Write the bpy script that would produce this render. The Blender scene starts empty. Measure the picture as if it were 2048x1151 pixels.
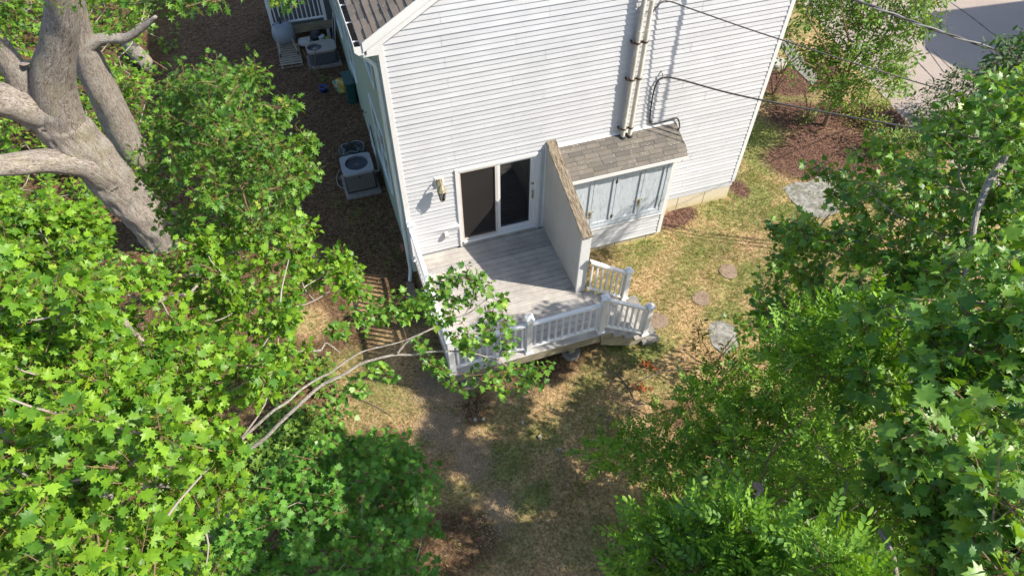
import bpy, math, random
import numpy as np
from mathutils import Vector, Matrix

random.seed(7)
rng = np.random.default_rng(11)
S = bpy.context.scene
COL = S.collection
R = math.radians

# ------------------------------------------------------------------ camera, sky, sun, exposure
FPX = 1334.26                       # focal length in pixels of a 2048 px wide frame
CAM = np.array([-1.107, -10.145, 11.541])
YAW, PITCH, ROLL = R(18.749), R(50.306), R(0.295)
FW = np.array([math.sin(YAW)*math.cos(PITCH), math.cos(YAW)*math.cos(PITCH), -math.sin(PITCH)])
_r = np.array([math.cos(YAW), -math.sin(YAW), 0.0]); _u = np.cross(_r, FW)
RT = math.cos(ROLL)*_r + math.sin(ROLL)*_u
UP = -math.sin(ROLL)*_r + math.cos(ROLL)*_u
cd = bpy.data.cameras.new('camera'); cam = bpy.data.objects.new('camera', cd); COL.objects.link(cam)
cd.sensor_width = 36.0; cd.lens = FPX/2048*36.0; cd.clip_start = 0.1; cd.clip_end = 800
cam.matrix_world = Matrix([[RT[i], UP[i], -FW[i], CAM[i]] for i in range(3)] + [[0, 0, 0, 1]])
S.camera = cam

SUN = np.array([0.636, -0.372, 0.676]); SUN /= np.linalg.norm(SUN)
w = bpy.data.worlds.new('World'); S.world = w; w.use_nodes = True
nt = w.node_tree; bg = nt.nodes['Background']
sky = nt.nodes.new('ShaderNodeTexSky'); sky.sky_type = 'NISHITA'; sky.sun_disc = False
sky.sun_elevation = math.asin(SUN[2]); sky.sun_rotation = math.atan2(SUN[0], SUN[1])
sky.air_density = 1.0; sky.dust_density = 1.0; sky.ozone_density = 1.0
nt.links.new(sky.outputs[0], bg.inputs[0]); bg.inputs[1].default_value = 0.125
sl = bpy.data.lights.new('sun', 'SUN'); sl.energy = 4.2; sl.angle = R(0.6); sl.color = (1.0, 0.92, 0.795)
so = bpy.data.objects.new('sun', sl); COL.objects.link(so); so.location = (10, -6, 20)
so.rotation_euler = Vector(SUN).to_track_quat('Z', 'Y').to_euler()
S.view_settings.view_transform = 'Standard'; S.view_settings.look = 'None'
S.view_settings.exposure = 0.97; S.view_settings.gamma = 1.0
cy = S.cycles; cy.max_bounces = 6; cy.diffuse_bounces = 4; cy.glossy_bounces = 2; cy.transmission_bounces = 3; cy.transparent_max_bounces = 8
cy.use_adaptive_sampling = True; cy.adaptive_threshold = 0.02

# ------------------------------------------------------------------ helpers
def ray(px, py):
    d = FW + RT*(px-1024)/FPX - UP*(py-575.5)/FPX
    return d/np.linalg.norm(d)
def at(px, py, dist):               # a point of the place, by where it was surveyed in the photograph and how far off it is
    return CAM + ray(px, py)*dist
def on_z(px, py, z=0.0):
    d = ray(px, py); return CAM + d*((z-CAM[2])/d[2])

class NB:
    def __init__(self, name):
        self.m = bpy.data.materials.new(name); self.m.use_nodes = True
        self.t = self.m.node_tree; self.b = self.t.nodes['Principled BSDF']
        self.out = self.t.nodes['Material Output']
    def n(self, typ, **kw):
        x = self.t.nodes.new('ShaderNode'+typ)
        for k, v in kw.items():
            if k.startswith('i_'):
                x.inputs[k[2:].replace('_', ' ')].default_value = v
            else: setattr(x, k, v)
        return x
    def l(self, a, b): self.t.links.new(a, b)
    def ramp(self, src, stops):
        r = self.n('ValToRGB'); e = r.color_ramp.elements
        while len(e) < len(stops): e.new(0.5)
        for k, (p, c) in enumerate(stops):
            e[k].position = p; e[k].color = (c[0], c[1], c[2], 1) if len(c) > 1 else (c[0],)*3+(1,)
        self.l(src, r.inputs[0]); return r.outputs[0]
    def noise(self, scale, detail=4, rough=0.6, vec=None, sx=None):
        x = self.n('TexNoise'); x.inputs['Scale'].default_value = scale
        x.inputs['Detail'].default_value = detail; x.inputs['Roughness'].default_value = rough
        if vec is None:
            vec = self.coord()
        if sx is not None:
            mp = self.n('Mapping'); mp.inputs['Scale'].default_value = sx; self.l(vec, mp.inputs[0]); vec = mp.outputs[0]
        self.l(vec, x.inputs['Vector']); return x.outputs[0]
    def coord(self):
        if not hasattr(self, '_g'): self._g = self.n('NewGeometry')
        return self._g.outputs['Position']
    def mix(self, fac, a, b, mode='MIX'):
        x = self.n('Mix', data_type='RGBA', blend_type=mode)
        if isinstance(fac, (int, float)): x.inputs[0].default_value = fac
        else: self.l(fac, x.inputs[0])
        for v, s in ((a, x.inputs[6]), (b, x.inputs[7])):
            if isinstance(v, tuple): s.default_value = (v[0], v[1], v[2], 1)
            else: self.l(v, s)
        return x.outputs[2]
    def mth(self, op, a, b=0.0, clamp=False):
        x = self.n('Math', operation=op, use_clamp=clamp)
        for v, s in ((a, x.inputs[0]), (b, x.inputs[1])):
            if isinstance(v, (int, float)): s.default_value = v
            else: self.l(v, s)
        return x.outputs[0]
    def bump(self, src, strength=0.3, dist=0.01):
        b = self.n('Bump'); b.inputs['Strength'].default_value = strength; b.inputs['Distance'].default_value = dist
        self.l(src, b.inputs['Height']); self.l(b.outputs[0], self.b.inputs['Normal'])
    def col(self, c):
        if isinstance(c, tuple): self.b.inputs['Base Color'].default_value = (c[0], c[1], c[2], 1)
        else: self.l(c, self.b.inputs['Base Color'])
    def rough(self, v, spec=0.5):
        self.b.inputs['Roughness'].default_value = v; self.b.inputs['Specular IOR Level'].default_value = spec

def simple(name, c, rough=0.6, var=0.12, scale=6.0, bump=0.0, bscale=60.0, metal=0.0, island=0.0, spec=0.4, bd=0.004):
    b = NB(name)
    nz = b.noise(scale, 5, 0.65)
    lo = tuple(v*(1-var) for v in c); hi = tuple(min(1, v*(1+var)) for v in c)
    colr = b.ramp(nz, [(0.3, lo), (0.7, hi)])
    if island > 0:
        oi = b.n('ObjectInfo')
        f = b.mth('ADD', b.mth('MULTIPLY', oi.outputs['Random'], 2*island), 1-island)
        cc = b.n('CombineColor'); 
        for k in range(3): b.l(f, cc.inputs[k])
        colr = b.mix(1.0, colr, cc.outputs[0], 'MULTIPLY')
    b.col(colr); b.rough(rough, spec); b.b.inputs['Metallic'].default_value = metal
    if bump: b.bump(b.noise(bscale, 4, 0.7), bump, bd)
    return b.m

class MB:
    def __init__(self): self.v = []; self.f = []
    def add(self, vs, fs):
        k = len(self.v); self.v += [tuple(map(float, p)) for p in vs]; self.f += [tuple(i+k for i in q) for q in fs]; return self
    def box(self, x0, x1, y0, y1, z0, z1, b=0.0):
        if b <= 0:
            vs = [(x, y, z) for z in (z0, z1) for y in (y0, y1) for x in (x0, x1)]
            return self.add(vs, [(0, 2, 3, 1), (4, 5, 7, 6), (0, 1, 5, 4), (2, 6, 7, 3), (0, 4, 6, 2), (1, 3, 7, 5)])
        vs = []; 
        cs = [(sx, sy, sz) for sz in (0, 1) for sy in (0, 1) for sx in (0, 1)]
        X = (x0, x1); Y = (y0, y1); Z = (z0, z1)
        ix = {}
        for c in cs:
            p = [X[c[0]], Y[c[1]], Z[c[2]]]; q = [b*(1-2*c[0]), b*(1-2*c[1]), b*(1-2*c[2])]
            for a in range(3):
                v = [p[k]+(0 if k == a else q[k]) for k in range(3)]
                ix[c, a] = len(vs); vs.append(v)
        fs = []
        for a in range(3):
            o = [k for k in range(3) if k != a]
            for s in (0, 1):
                def C(i, j):
                    c = [0, 0, 0]; c[a] = s; c[o[0]] = i; c[o[1]] = j; return ix[tuple(c), a]
                fs.append((C(0, 0), C(1, 0), C(1, 1), C(0, 1)))
        for a in range(3):
            o = [k for k in range(3) if k != a]
            for i in (0, 1):
                for j in (0, 1):
                    def c2(s):
                        c = [0, 0, 0]; c[a] = s; c[o[0]] = i; c[o[1]] = j; return tuple(c)
                    fs.append((ix[c2(0), o[0]], ix[c2(1), o[0]], ix[c2(1), o[1]], ix[c2(0), o[1]]))
        for c in cs: fs.append((ix[c, 0], ix[c, 1], ix[c, 2]))
        return self.add(vs, fs)
    def prism(self, pts, axis, a0, a1):      # polygon pts (2d) extruded along axis
        def P(p, a):
            if axis == 0: return (a, p[0], p[1])
            if axis == 1: return (p[0], a, p[1])
            return (p[0], p[1], a)
        n = len(pts); vs = [P(p, a0) for p in pts]+[P(p, a1) for p in pts]
        fs = [tuple(range(n)), tuple(range(2*n-1, n-1, -1))]+[(i, (i+1) % n, n+(i+1) % n, n+i) for i in range(n)]
        return self.add(vs, fs)
    def tube(self, path, rad, seg=8, cap=True, wob=0.0, seed=0):
        path = [np.array(p, float) for p in path]; n = len(path)
        rads = rad if hasattr(rad, '__len__') else [rad]*n
        rr = np.random.default_rng(seed)
        base = len(self.v); prevx = None
        ph = rr.uniform(0, 6.28, 6)
        for i, p in enumerate(path):
            t = path[min(i+1, n-1)]-path[max(i-1, 0)]; t /= (np.linalg.norm(t)+1e-9)
            if prevx is None:
                a = np.array([0, 0, 1.0]) if abs(t[2]) < 0.9 else np.array([1.0, 0, 0])
                x = np.cross(a, t)
            else: x = prevx-t*(prevx@t)
            x /= np.linalg.norm(x); y = np.cross(t, x); prevx = x
            for k in range(seg):
                an = 2*math.pi*k/seg
                q = rads[i]
                if wob: q *= 1+wob*((math.sin(11*an+ph[3]+.9*math.sin(i*.55))*.28+math.sin(17*an+ph[4]+.8*math.sin(i*.8+1))*.22 if seg > 17 else 0)+math.sin(3*an+ph[0]+i*.25)*.5+math.sin(5*an+ph[1]-i*.4)*.3+math.sin(2*an+ph[2]+i*.7)*.5+rr.normal()*.12)
                self.v.append(tuple(p+q*(math.cos(an)*x+math.sin(an)*y)))
        for i in range(n-1):
            for k in range(seg):
                a = base+i*seg+k; b = base+i*seg+(k+1) % seg
                self.f.append((a, b, b+seg, a+seg))
        if cap:
            self.f.append(tuple(base+k for k in range(seg-1, -1, -1))); self.f.append(tuple(base+(n-1)*seg+k for k in range(seg)))
        return self
    def lathe(self, prof, c, seg=24, capb=True, capt=True, axis=2):
        base = len(self.v); n = len(prof)
        for r_, z in prof:
            for k in range(seg):
                a = 2*math.pi*k/seg
                p = (r_*math.cos(a), r_*math.sin(a), z)
                if axis == 1: p = (p[0], p[2], p[1])
                if axis == 0: p = (p[2], p[0], p[1])
                self.v.append((c[0]+p[0], c[1]+p[1], c[2]+p[2]))
        for i in range(n-1):
            for k in range(seg):
                a = base+i*seg+k; b = base+i*seg+(k+1) % seg
                self.f.append((a, b, b+seg, a+seg))
        if capb: self.f.append(tuple(base+k for k in range(seg-1, -1, -1)))
        if capt: self.f.append(tuple(base+(n-1)*seg+k for k in range(seg)))
        return self
    def mesh(self, name, m, off=(0, 0, 0), smooth=False):
        me = bpy.data.meshes.new(name)
        vs = [(a-off[0], b-off[1], c-off[2]) for a, b, c in self.v]
        me.from_pydata(vs, [], self.f); me.materials.append(m)
        if smooth:
            me.polygons.foreach_set('use_smooth', [True]*len(me.polygons))
        me.update(); return me
    def build(self, name, m, parent=None, smooth=False, fix=True):
        o = bpy.data.objects.new(name, None)
        off = (0, 0, 0)
        if parent is not None: off = tuple(root_loc(parent))
        me = self.mesh(name, m, off, smooth)
        bpy.data.objects.remove(o)
        o = bpy.data.objects.new(name, me); COL.objects.link(o)
        if parent is not None: o.parent = parent
        if fix: recalc(me)
        return o

import bmesh
def recalc(me):
    bm = bmesh.new(); bm.from_mesh(me); bmesh.ops.recalc_face_normals(bm, faces=bm.faces[:]); bm.to_mesh(me); bm.free()
def root_loc(o):
    v = Vector((0, 0, 0))
    while o is not None: v += o.location; o = o.parent
    return v
def thing(name, label, cat, loc=(0, 0, 0), group=None):
    o = bpy.data.objects.new(name, None); COL.objects.link(o); o.location = loc; o.empty_display_size = 0.2
    o['label'] = label; o['category'] = cat
    if group: o['group'] = group
    return o
def tag(o, label, cat, group=None):
    o['label'] = label; o['category'] = cat
    if group: o['group'] = group
    return o
def struct(o): o['kind'] = 'structure'; return o
def stuff(o, label=None, cat=None):
    o['kind'] = 'stuff'
    if label: o['label'] = label; o['category'] = cat
    return o
def copy(o, parent, loc, rot=None, name=None):
    c = o.copy(); COL.objects.link(c); c.parent = parent; c.location = loc
    if rot: c.rotation_euler = rot
    return c
def inst(name, me, parent, world, rot=None):
    o = bpy.data.objects.new(name, me); COL.objects.link(o)
    if parent is not None:
        o.parent = parent; o.location = Vector(world)-root_loc(parent)
    else: o.location = world
    if rot: o.rotation_euler = rot
    return o
def bevel(o, wdt, seg=2):
    m = o.modifiers.new('bevel', 'BEVEL'); m.width = wdt; m.segments = seg; m.limit_method = 'ANGLE'; m.angle_limit = R(35); return o
def smoothpath(pts, n=6):
    P = [np.array(p, float) for p in pts]; out = []
    for i in range(len(P)-1):
        p0 = P[max(i-1, 0)]; p1 = P[i]; p2 = P[i+1]; p3 = P[min(i+2, len(P)-1)]
        for k in range(n):
            t = k/n
            out.append(0.5*((2*p1)+(-p0+p2)*t+(2*p0-5*p1+4*p2-p3)*t*t+(-p0+3*p1-3*p2+p3)*t**3))
    out.append(P[-1]); return out

# ------------------------------------------------------------------ materials
def siding_mat(name, c, dirt=0.06):
    b = NB(name)
    n1 = b.noise(1.3, 4, 0.6); n2 = b.noise(9, 5, 0.7, sx=(0.3, 0.3, 2.5))
    f = b.mth('MULTIPLY', n1, n2)
    colr = b.ramp(f, [(0.12, tuple(v*(1-dirt*2.2) for v in c)), (0.36, c)])
    oi = b.n('ObjectInfo'); g = b.mth('ADD', b.mth('MULTIPLY', oi.outputs['Random'], 0.05), 0.96)
    cc = b.n('CombineColor')
    for k in range(3): b.l(g, cc.inputs[k])
    b.col(b.mix(1.0, colr, cc.outputs[0], 'MULTIPLY')); b.rough(0.5, 0.35)
    b.bump(b.noise(90, 4, 0.7, sx=(0.12, 1, 1.6)), 0.12, 0.002); return b.m
M = {}
M['white'] = siding_mat('white_siding', (0.55, 0.558, 0.582))
M['green'] = siding_mat('green_siding', (0.30, 0.375, 0.30))
M['trim'] = simple('white_trim', (0.66, 0.66, 0.655), 0.45, 0.05, 3)
M['privboard'] = siding_mat('greige_board', (0.50, 0.48, 0.44)); M['trimgreen'] = simple('pale_trim', (0.62, 0.70, 0.69), 0.45, 0.05, 3)
M['vinyl'] = simple('white_vinyl', (0.69, 0.695, 0.70), 0.35, 0.04, 2)
M['concrete'] = None
b = NB('stained_concrete')
sep = b.n('SeparateXYZ'); b.l(b.coord(), sep.inputs[0])
nz = b.noise(5, 6, 0.7)
hgt = b.mth('ADD', sep.outputs[2], b.mth('MULTIPLY', nz, -0.35))
cc_ = b.ramp(b.mth('ADD', hgt, 0.35), [(0.12, (0.30, 0.25, 0.10)), (0.28, (0.56, 0.46, 0.24)), (0.42, (0.60, 0.52, 0.38))])
b.col(b.mix(0.45, cc_, b.ramp(b.noise(14, 6, 0.75), [(0.3, (0.42, 0.36, 0.26)), (0.7, (0.66, 0.58, 0.44))]), 'MIX'))
b.rough(0.9, 0.2); b.bump(b.noise(70, 5, 0.7), 0.3, 0.004); M['concrete'] = b.m
M['pad'] = simple('grey_concrete', (0.22, 0.205, 0.185), 0.9, 0.25, 9, 0.4, 90)
M['slab'] = simple('mottled_slab', (0.235, 0.225, 0.205), 0.95, 0.55, 9, 0.6, 60)
b = NB('deck_board_composite')
oi = b.n('ObjectInfo')
gr = b.noise(7, 5, 0.65, sx=(0.25, 6, 1))
c1 = b.ramp(gr, [(0.25, (0.37, 0.355, 0.335)), (0.5, (0.465, 0.447, 0.422)), (0.75, (0.53, 0.512, 0.485))])
c2 = b.ramp(oi.outputs['Random'], [(0.0, (0.80, 0.80, 0.82)), (0.5, (1.0, 0.98, 0.95)), (1.0, (0.90, 0.87, 0.86))])
st = b.ramp(b.noise(1.6, 6, 0.75), [(0.35, (0.70, 0.69, 0.70)), (0.6, (1, 1, 1))])
b.col(b.mix(1.0, b.mix(1.0, c1, c2, 'MULTIPLY'), st, 'MULTIPLY')); b.rough(0.62, 0.35); b.bump(b.noise(60, 5, 0.7, sx=(0.1, 1, 1)), 0.25, 0.003); M['deck'] = b.m
b = NB('weathered_wood')
gr = b.noise(16, 7, 0.75, sx=(3.0, 0.35, 0.6))
c1 = b.ramp(gr, [(0.38, (0.055, 0.042, 0.03)), (0.5, (0.20, 0.16, 0.115)), (0.66, (0.36, 0.315, 0.25))])
c1 = b.mix(b.ramp(b.noise(24, 6, 0.8), [(0.55, (0,)), (0.68, (0.8,))]), c1, (0.075, 0.07, 0.045))
b.col(c1); b.rough(0.9, 0.15); b.bump(gr, 0.6, 0.006); M['weathered'] = b.m
b = NB('pressure_treated_wood')
gr = b.noise(10, 6, 0.7, sx=(0.4, 3, 3))
b.col(b.ramp(gr, [(0.3, (0.14, 0.12, 0.08)), (0.6, (0.30, 0.265, 0.19)), (0.8, (0.38, 0.34, 0.26))])); b.rough(0.85, 0.2); b.bump(gr, 0.4, 0.004); M['ptwood'] = b.m
b = NB('pallet_wood')
gr = b.noise(10, 6, 0.7, sx=(0.5, 4, 3)); b.col(b.ramp(gr, [(0.3, (0.20, 0.16, 0.12)), (0.7, (0.42, 0.36, 0.29))])); b.rough(0.85, 0.2); M['pallet'] = b.m
b = NB('blue_grey_painted_plywood')
gr = b.noise(26, 7, 0.75, sx=(2.0, 1, 0.25))
c1 = b.ramp(gr, [(0.36, (0.24, 0.27, 0.30)), (0.47, (0.42, 0.465, 0.51)), (0.7, (0.50, 0.545, 0.59))])
c1 = b.mix(b.ramp(b.noise(9, 7, 0.8), [(0.60, (0,)), (0.70, (0.6,))]), c1, (0.22, 0.20, 0.17))
b.col(c1); b.rough(0.75, 0.25); b.bump(gr, 0.35, 0.004); M['plywood'] = b.m
def shingle_mat(name, c):
    b = NB(name); oi = b.n('ObjectInfo')
    g = b.noise(220, 3, 0.8); g2 = b.noise(4, 5, 0.7)
    c1 = b.ramp(g, [(0.3, tuple(v*0.62 for v in c)), (0.7, tuple(v*1.35 for v in c))])
    c2 = b.ramp(oi.outputs['Random'], [(0, (0.74, 0.74, 0.75)), (0.5, (1.0, 0.98, 0.95)), (1, (1.18, 1.14, 1.08))])
    c1 = b.mix(1.0, c1, c2, 'MULTIPLY'); c1 = b.mix(b.ramp(g2, [(0.45, (0,)), (0.75, (0.45,))]), c1, (0.11, 0.105, 0.075))
    lich = b.n('TexVoronoi'); lich.inputs['Scale'].default_value = 16; b.l(b.coord(), lich.inputs['Vector'])
    dots = b.mth('MULTIPLY', b.mth('LESS_THAN', lich.outputs['Distance'], 0.17), b.mth('GREATER_THAN', b.noise(5, 2), 0.54))
    c1 = b.mix(b.mth('MULTIPLY', dots, 0.75), c1, (0.44, 0.43, 0.36))
    b.col(c1); b.rough(0.95, 0.15); b.bump(g, 0.5, 0.003); return b.m
M['shingle'] = shingle_mat('asphalt_shingle', (0.165, 0.152, 0.138))
M['mainshingle'] = shingle_mat('brown_asphalt_shingle', (0.195, 0.165, 0.14))
M['shadedeck'] = simple('shade_toned_decking', (0.055, 0.048, 0.04), 0.85, 0.3, 10); M['metal'] = simple('grey_metal', (0.40, 0.40, 0.39), 0.4, 0.1, 8, metal=0.7)  # decking: shade behind the neighbour's railing is painted into this dark brown
M['dark'] = simple('black_metal', (0.03, 0.03, 0.03), 0.5, 0.2, 10)
M['rust'] = simple('rusty_strap', (0.085, 0.05, 0.035), 0.75, 0.4, 40)
M['pvc'] = simple('weathered_grey_conduit', (0.56, 0.53, 0.46), 0.5, 0.22, 5)
M['cable'] = simple('black_cable', (0.035, 0.035, 0.037), 0.5, 0.2, 20)
M['alucable'] = simple('grey_aluminium_cable', (0.20, 0.20, 0.20), 0.6, 0.15, 20)
M['acbeige'] = simple('beige_unit_metal', (0.29, 0.25, 0.215), 0.5, 0.1, 6)
M['acgrey'] = simple('grey_unit_metal', (0.27, 0.285, 0.30), 0.45, 0.08, 6)
M['acdark'] = simple('grey_brown_louvre', (0.14, 0.132, 0.125), 0.5, 0.1, 10)
M['acfin'] = simple('dark_blue_grey_coil', (0.055, 0.065, 0.085), 0.5, 0.2, 30)
M['interior'] = simple('interior_paint', (0.30, 0.27, 0.24), 0.8, 0.05, 2)
M['floor'] = simple('interior_floor', (0.12, 0.08, 0.05), 0.4, 0.2, 4)
M['brass'] = simple('aged_brass', (0.36, 0.27, 0.12), 0.4, 0.2, 40, metal=0.8)
M['lamp'] = simple('corroded_brass_lamp', (0.30, 0.27, 0.18), 0.55, 0.35, 40, metal=0.3)
M['almond'] = simple('almond_frame', (0.58, 0.52, 0.46), 0.5, 0.06, 5)
M['boxgrey'] = simple('grey_plastic', (0.52, 0.51, 0.49), 0.55, 0.06, 8)
M['debris'] = simple('gutter_debris', (0.06, 0.045, 0.03), 1.0, 0.6, 18, 0.8, 40)
M['hose'] = simple('green_black_hose', (0.035, 0.05, 0.055), 0.45, 0.3, 20)
M['greyhose'] = simple('grey_hose', (0.25, 0.24, 0.22), 0.5, 0.2, 20)
M['greyplastic'] = simple('grey_poly_tray', (0.22, 0.245, 0.28), 0.4, 0.1, 4)
M['whiteplastic'] = simple('white_plastic', (0.42, 0.43, 0.44), 0.45, 0.06, 6)
M['darkgreen'] = simple('dark_green_plastic', (0.012, 0.06, 0.05), 0.5, 0.2, 6)
M['blackpot'] = simple('black_plastic', (0.02, 0.02, 0.025), 0.5, 0.2, 8)
M['blue'] = simple('blue_plastic', (0.02, 0.07, 0.32), 0.4, 0.1, 8)
M['lime'] = simple('lime_plastic', (0.33, 0.42, 0.06), 0.5, 0.1, 8)
M['woodhandle'] = simple('ash_handle', (0.42, 0.32, 0.18), 0.6, 0.12, 12)
M['terracotta'] = simple('terracotta', (0.28, 0.12, 0.08), 0.8, 0.2, 12)
M['stone'] = simple('field_stone', (0.36, 0.34, 0.30), 0.9, 0.3, 14, 0.5, 40, island=0.25)
M['steppingstone'] = simple('pebbled_stepping_stone', (0.245, 0.18, 0.13), 0.95, 0.5, 45, 0.8, 45, bd=0.012)
b = NB('soil_bag_print')
sep = b.n('SeparateXYZ'); tc = b.n('TexCoord'); b.l(tc.outputs['Generated'], sep.inputs[0])
base = b.ramp(sep.outputs[0], [(0.0, (0.03, 0.16, 0.05)), (0.24, (0.04, 0.20, 0.06)), (0.27, (0.50, 0.36, 0.03)), (1.0, (0.52, 0.40, 0.03))])
blob = b.ramp(b.noise(7, 2, 0.5, vec=tc.outputs['Generated']), [(0.54, (0,)), (0.57, (1,))])
base = b.mix(b.mth('MULTIPLY', blob, b.mth('LESS_THAN', sep.outputs[0], 0.55)), base, (0.50, 0.14, 0.04))
blob2 = b.ramp(b.noise(5, 1, 0.5, vec=tc.outputs['Generated'], sx=(1.3, 1.1, 3)), [(0.60, (0,)), (0.62, (1,))])
base = b.mix(b.mth('MULTIPLY', blob2, b.mth('GREATER_THAN', sep.outputs[1], 0.45)), base, (0.62, 0.60, 0.55))
b.col(base); b.rough(0.35); M['bag'] = b.m
def glass(name, tint, rough=0.02):
    b = NB(name); b.t.nodes.remove(b.b)
    tr = b.n('BsdfTransparent'); tr.inputs[0].default_value = (*tint, 1)
    gl = b.n('BsdfGlossy'); gl.inputs['Roughness'].default_value = rough
    fr = b.n('Fresnel'); fr.inputs[0].default_value = 1.6
    mx = b.n('MixShader'); b.l(b.mth('ADD', b.mth('MULTIPLY', fr.outputs[0], 1.5), 0.02), mx.inputs[0])
    b.l(tr.outputs[0], mx.inputs[1]); b.l(gl.outputs[0], mx.inputs[2]); b.l(mx.outputs[0], b.out.inputs[0]); return b.m
M['glass'] = glass('door_glass', (0.30, 0.33, 0.40))
b = NB('insect_screen'); b.t.nodes.remove(b.b)
tr = b.n('BsdfTransparent'); tr.inputs[0].default_value = (0.75, 0.75, 0.75, 1)
df = b.n('BsdfDiffuse'); df.inputs[0].default_value = (0.050, 0.045, 0.044, 1)
mx = b.n('MixShader'); mx.inputs[0].default_value = 0.62
b.l(tr.outputs[0], mx.inputs[1]); b.l(df.outputs[0], mx.inputs[2]); b.l(mx.outputs[0], b.out.inputs[0]); M['screen'] = b.m

def leaf_mat(name, dark, light, trans, gloss=0.32, yellow=None, tw=0.21):
    b = NB(name)
    g = b.n('NewGeometry'); oi = b.n('ObjectInfo'); rp = b.mth('FRACT', b.mth('ADD', g.outputs['Random Per Island'], oi.outputs['Random']))
    stops = [(0.0, dark), (0.75, light)]
    if yellow: stops = [(0.0, dark), (0.85, light), (0.965, light), (1.0, yellow)]
    c = b.ramp(rp, stops)
    big = b.ramp(b.noise(0.9, 3, 0.6), [(0.3, (0.78, 0.80, 0.78)), (0.7, (1.12, 1.10, 1.0))])
    c = b.mix(1.0, c, big, 'MULTIPLY')
    c = b.mix(1.0, c, b.ramp(b.noise(28, 3, 0.6), [(0.3, (0.78, 0.80, 0.75)), (0.7, (1.16, 1.12, 1.05))]), 'MULTIPLY')
    b.col(c); b.rough(gloss+.12, 0.36)
    t = b.n('BsdfTranslucent')
    tcx = b.mix(1.0, c, (trans[0], trans[1], trans[2]), 'MULTIPLY'); b.l(tcx, t.inputs[0])
    mx = b.n('MixShader'); mx.inputs[0].default_value = tw
    b.l(b.b.outputs[0], mx.inputs[1]); b.l(t.outputs[0], mx.inputs[2]); b.l(mx.outputs[0], b.out.inputs[0]); return b.m
M['leafA'] = leaf_mat('bright_maple_leaf', (0.050, 0.150, 0.012), (0.185, 0.345, 0.024), (2.4, 2.1, 0.7), 0.36, (0.25, 0.37, 0.03))
M['leafB'] = leaf_mat('glossy_lobed_leaf', (0.048, 0.140, 0.018), (0.140, 0.280, 0.034), (2.2, 2.0, 0.8), 0.34, (0.30, 0.34, 0.05))
M['leafC'] = leaf_mat('young_maple_leaf', (0.050, 0.170, 0.022), (0.105, 0.265, 0.032), (2.0, 1.9, 0.8), 0.42)
M['leafD'] = leaf_mat('dark_maple_leaf', (0.050, 0.150, 0.024), (0.165, 0.320, 0.048), (2.6, 2.3, 0.5), 0.29, (0.27, 0.42, 0.04))
M['leafE'] = leaf_mat('locust_leaflet', (0.050, 0.150, 0.020), (0.165, 0.325, 0.030), (2.3, 2.1, 0.6), 0.42)
M['leafF'] = leaf_mat('small_tree_leaf', (0.075, 0.175, 0.028), (0.180, 0.310, 0.046), (2.2, 2.0, 0.8), 0.45, (0.34, 0.24, 0.05))
M['leafG'] = leaf_mat('dark_shrub_leaf', (0.025, 0.070, 0.018), (0.060, 0.130, 0.030), (1.8, 1.8, 0.7), 0.45)
M['leafY'] = leaf_mat('yellow_green_leaf', (0.16, 0.26, 0.03), (0.34, 0.40, 0.05), (1.6, 1.6, 0.8), 0.5)
M['leafO'] = leaf_mat('bronze_leaf', (0.09, 0.08, 0.02), (0.19, 0.17, 0.03), (1.6, 1.5, 0.6), 0.5, (0.26, 0.10, 0.03))
M['leafR'] = leaf_mat('orange_dead_leaf', (0.30, 0.09, 0.03), (0.45, 0.15, 0.05), (1.3, 1.2, 0.8), 0.7)
M['litter'] = leaf_mat('dry_litter_leaf', (0.13, 0.075, 0.04), (0.34, 0.23, 0.13), (1.1, 1.0, 0.8), 0.8)
M['chip'] = leaf_mat('mulch_chip', (0.07, 0.035, 0.025), (0.22, 0.13, 0.10), (1, 1, 1), 0.9, tw=0.0)
M['grassg'] = leaf_mat('green_grass_blade', (0.095, 0.155, 0.03), (0.23, 0.30, 0.07), (1.8, 1.8, 0.8), 0.55)
M['grassd'] = leaf_mat('dry_grass_blade', (0.24, 0.17, 0.085), (0.46, 0.36, 0.20), (1.2, 1.1, 0.8), 0.7)
M['pebble'] = leaf_mat('pebble', (0.20, 0.148, 0.10), (0.46, 0.38, 0.285), (1, 1, 1), 0.9, tw=0.0)
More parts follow.
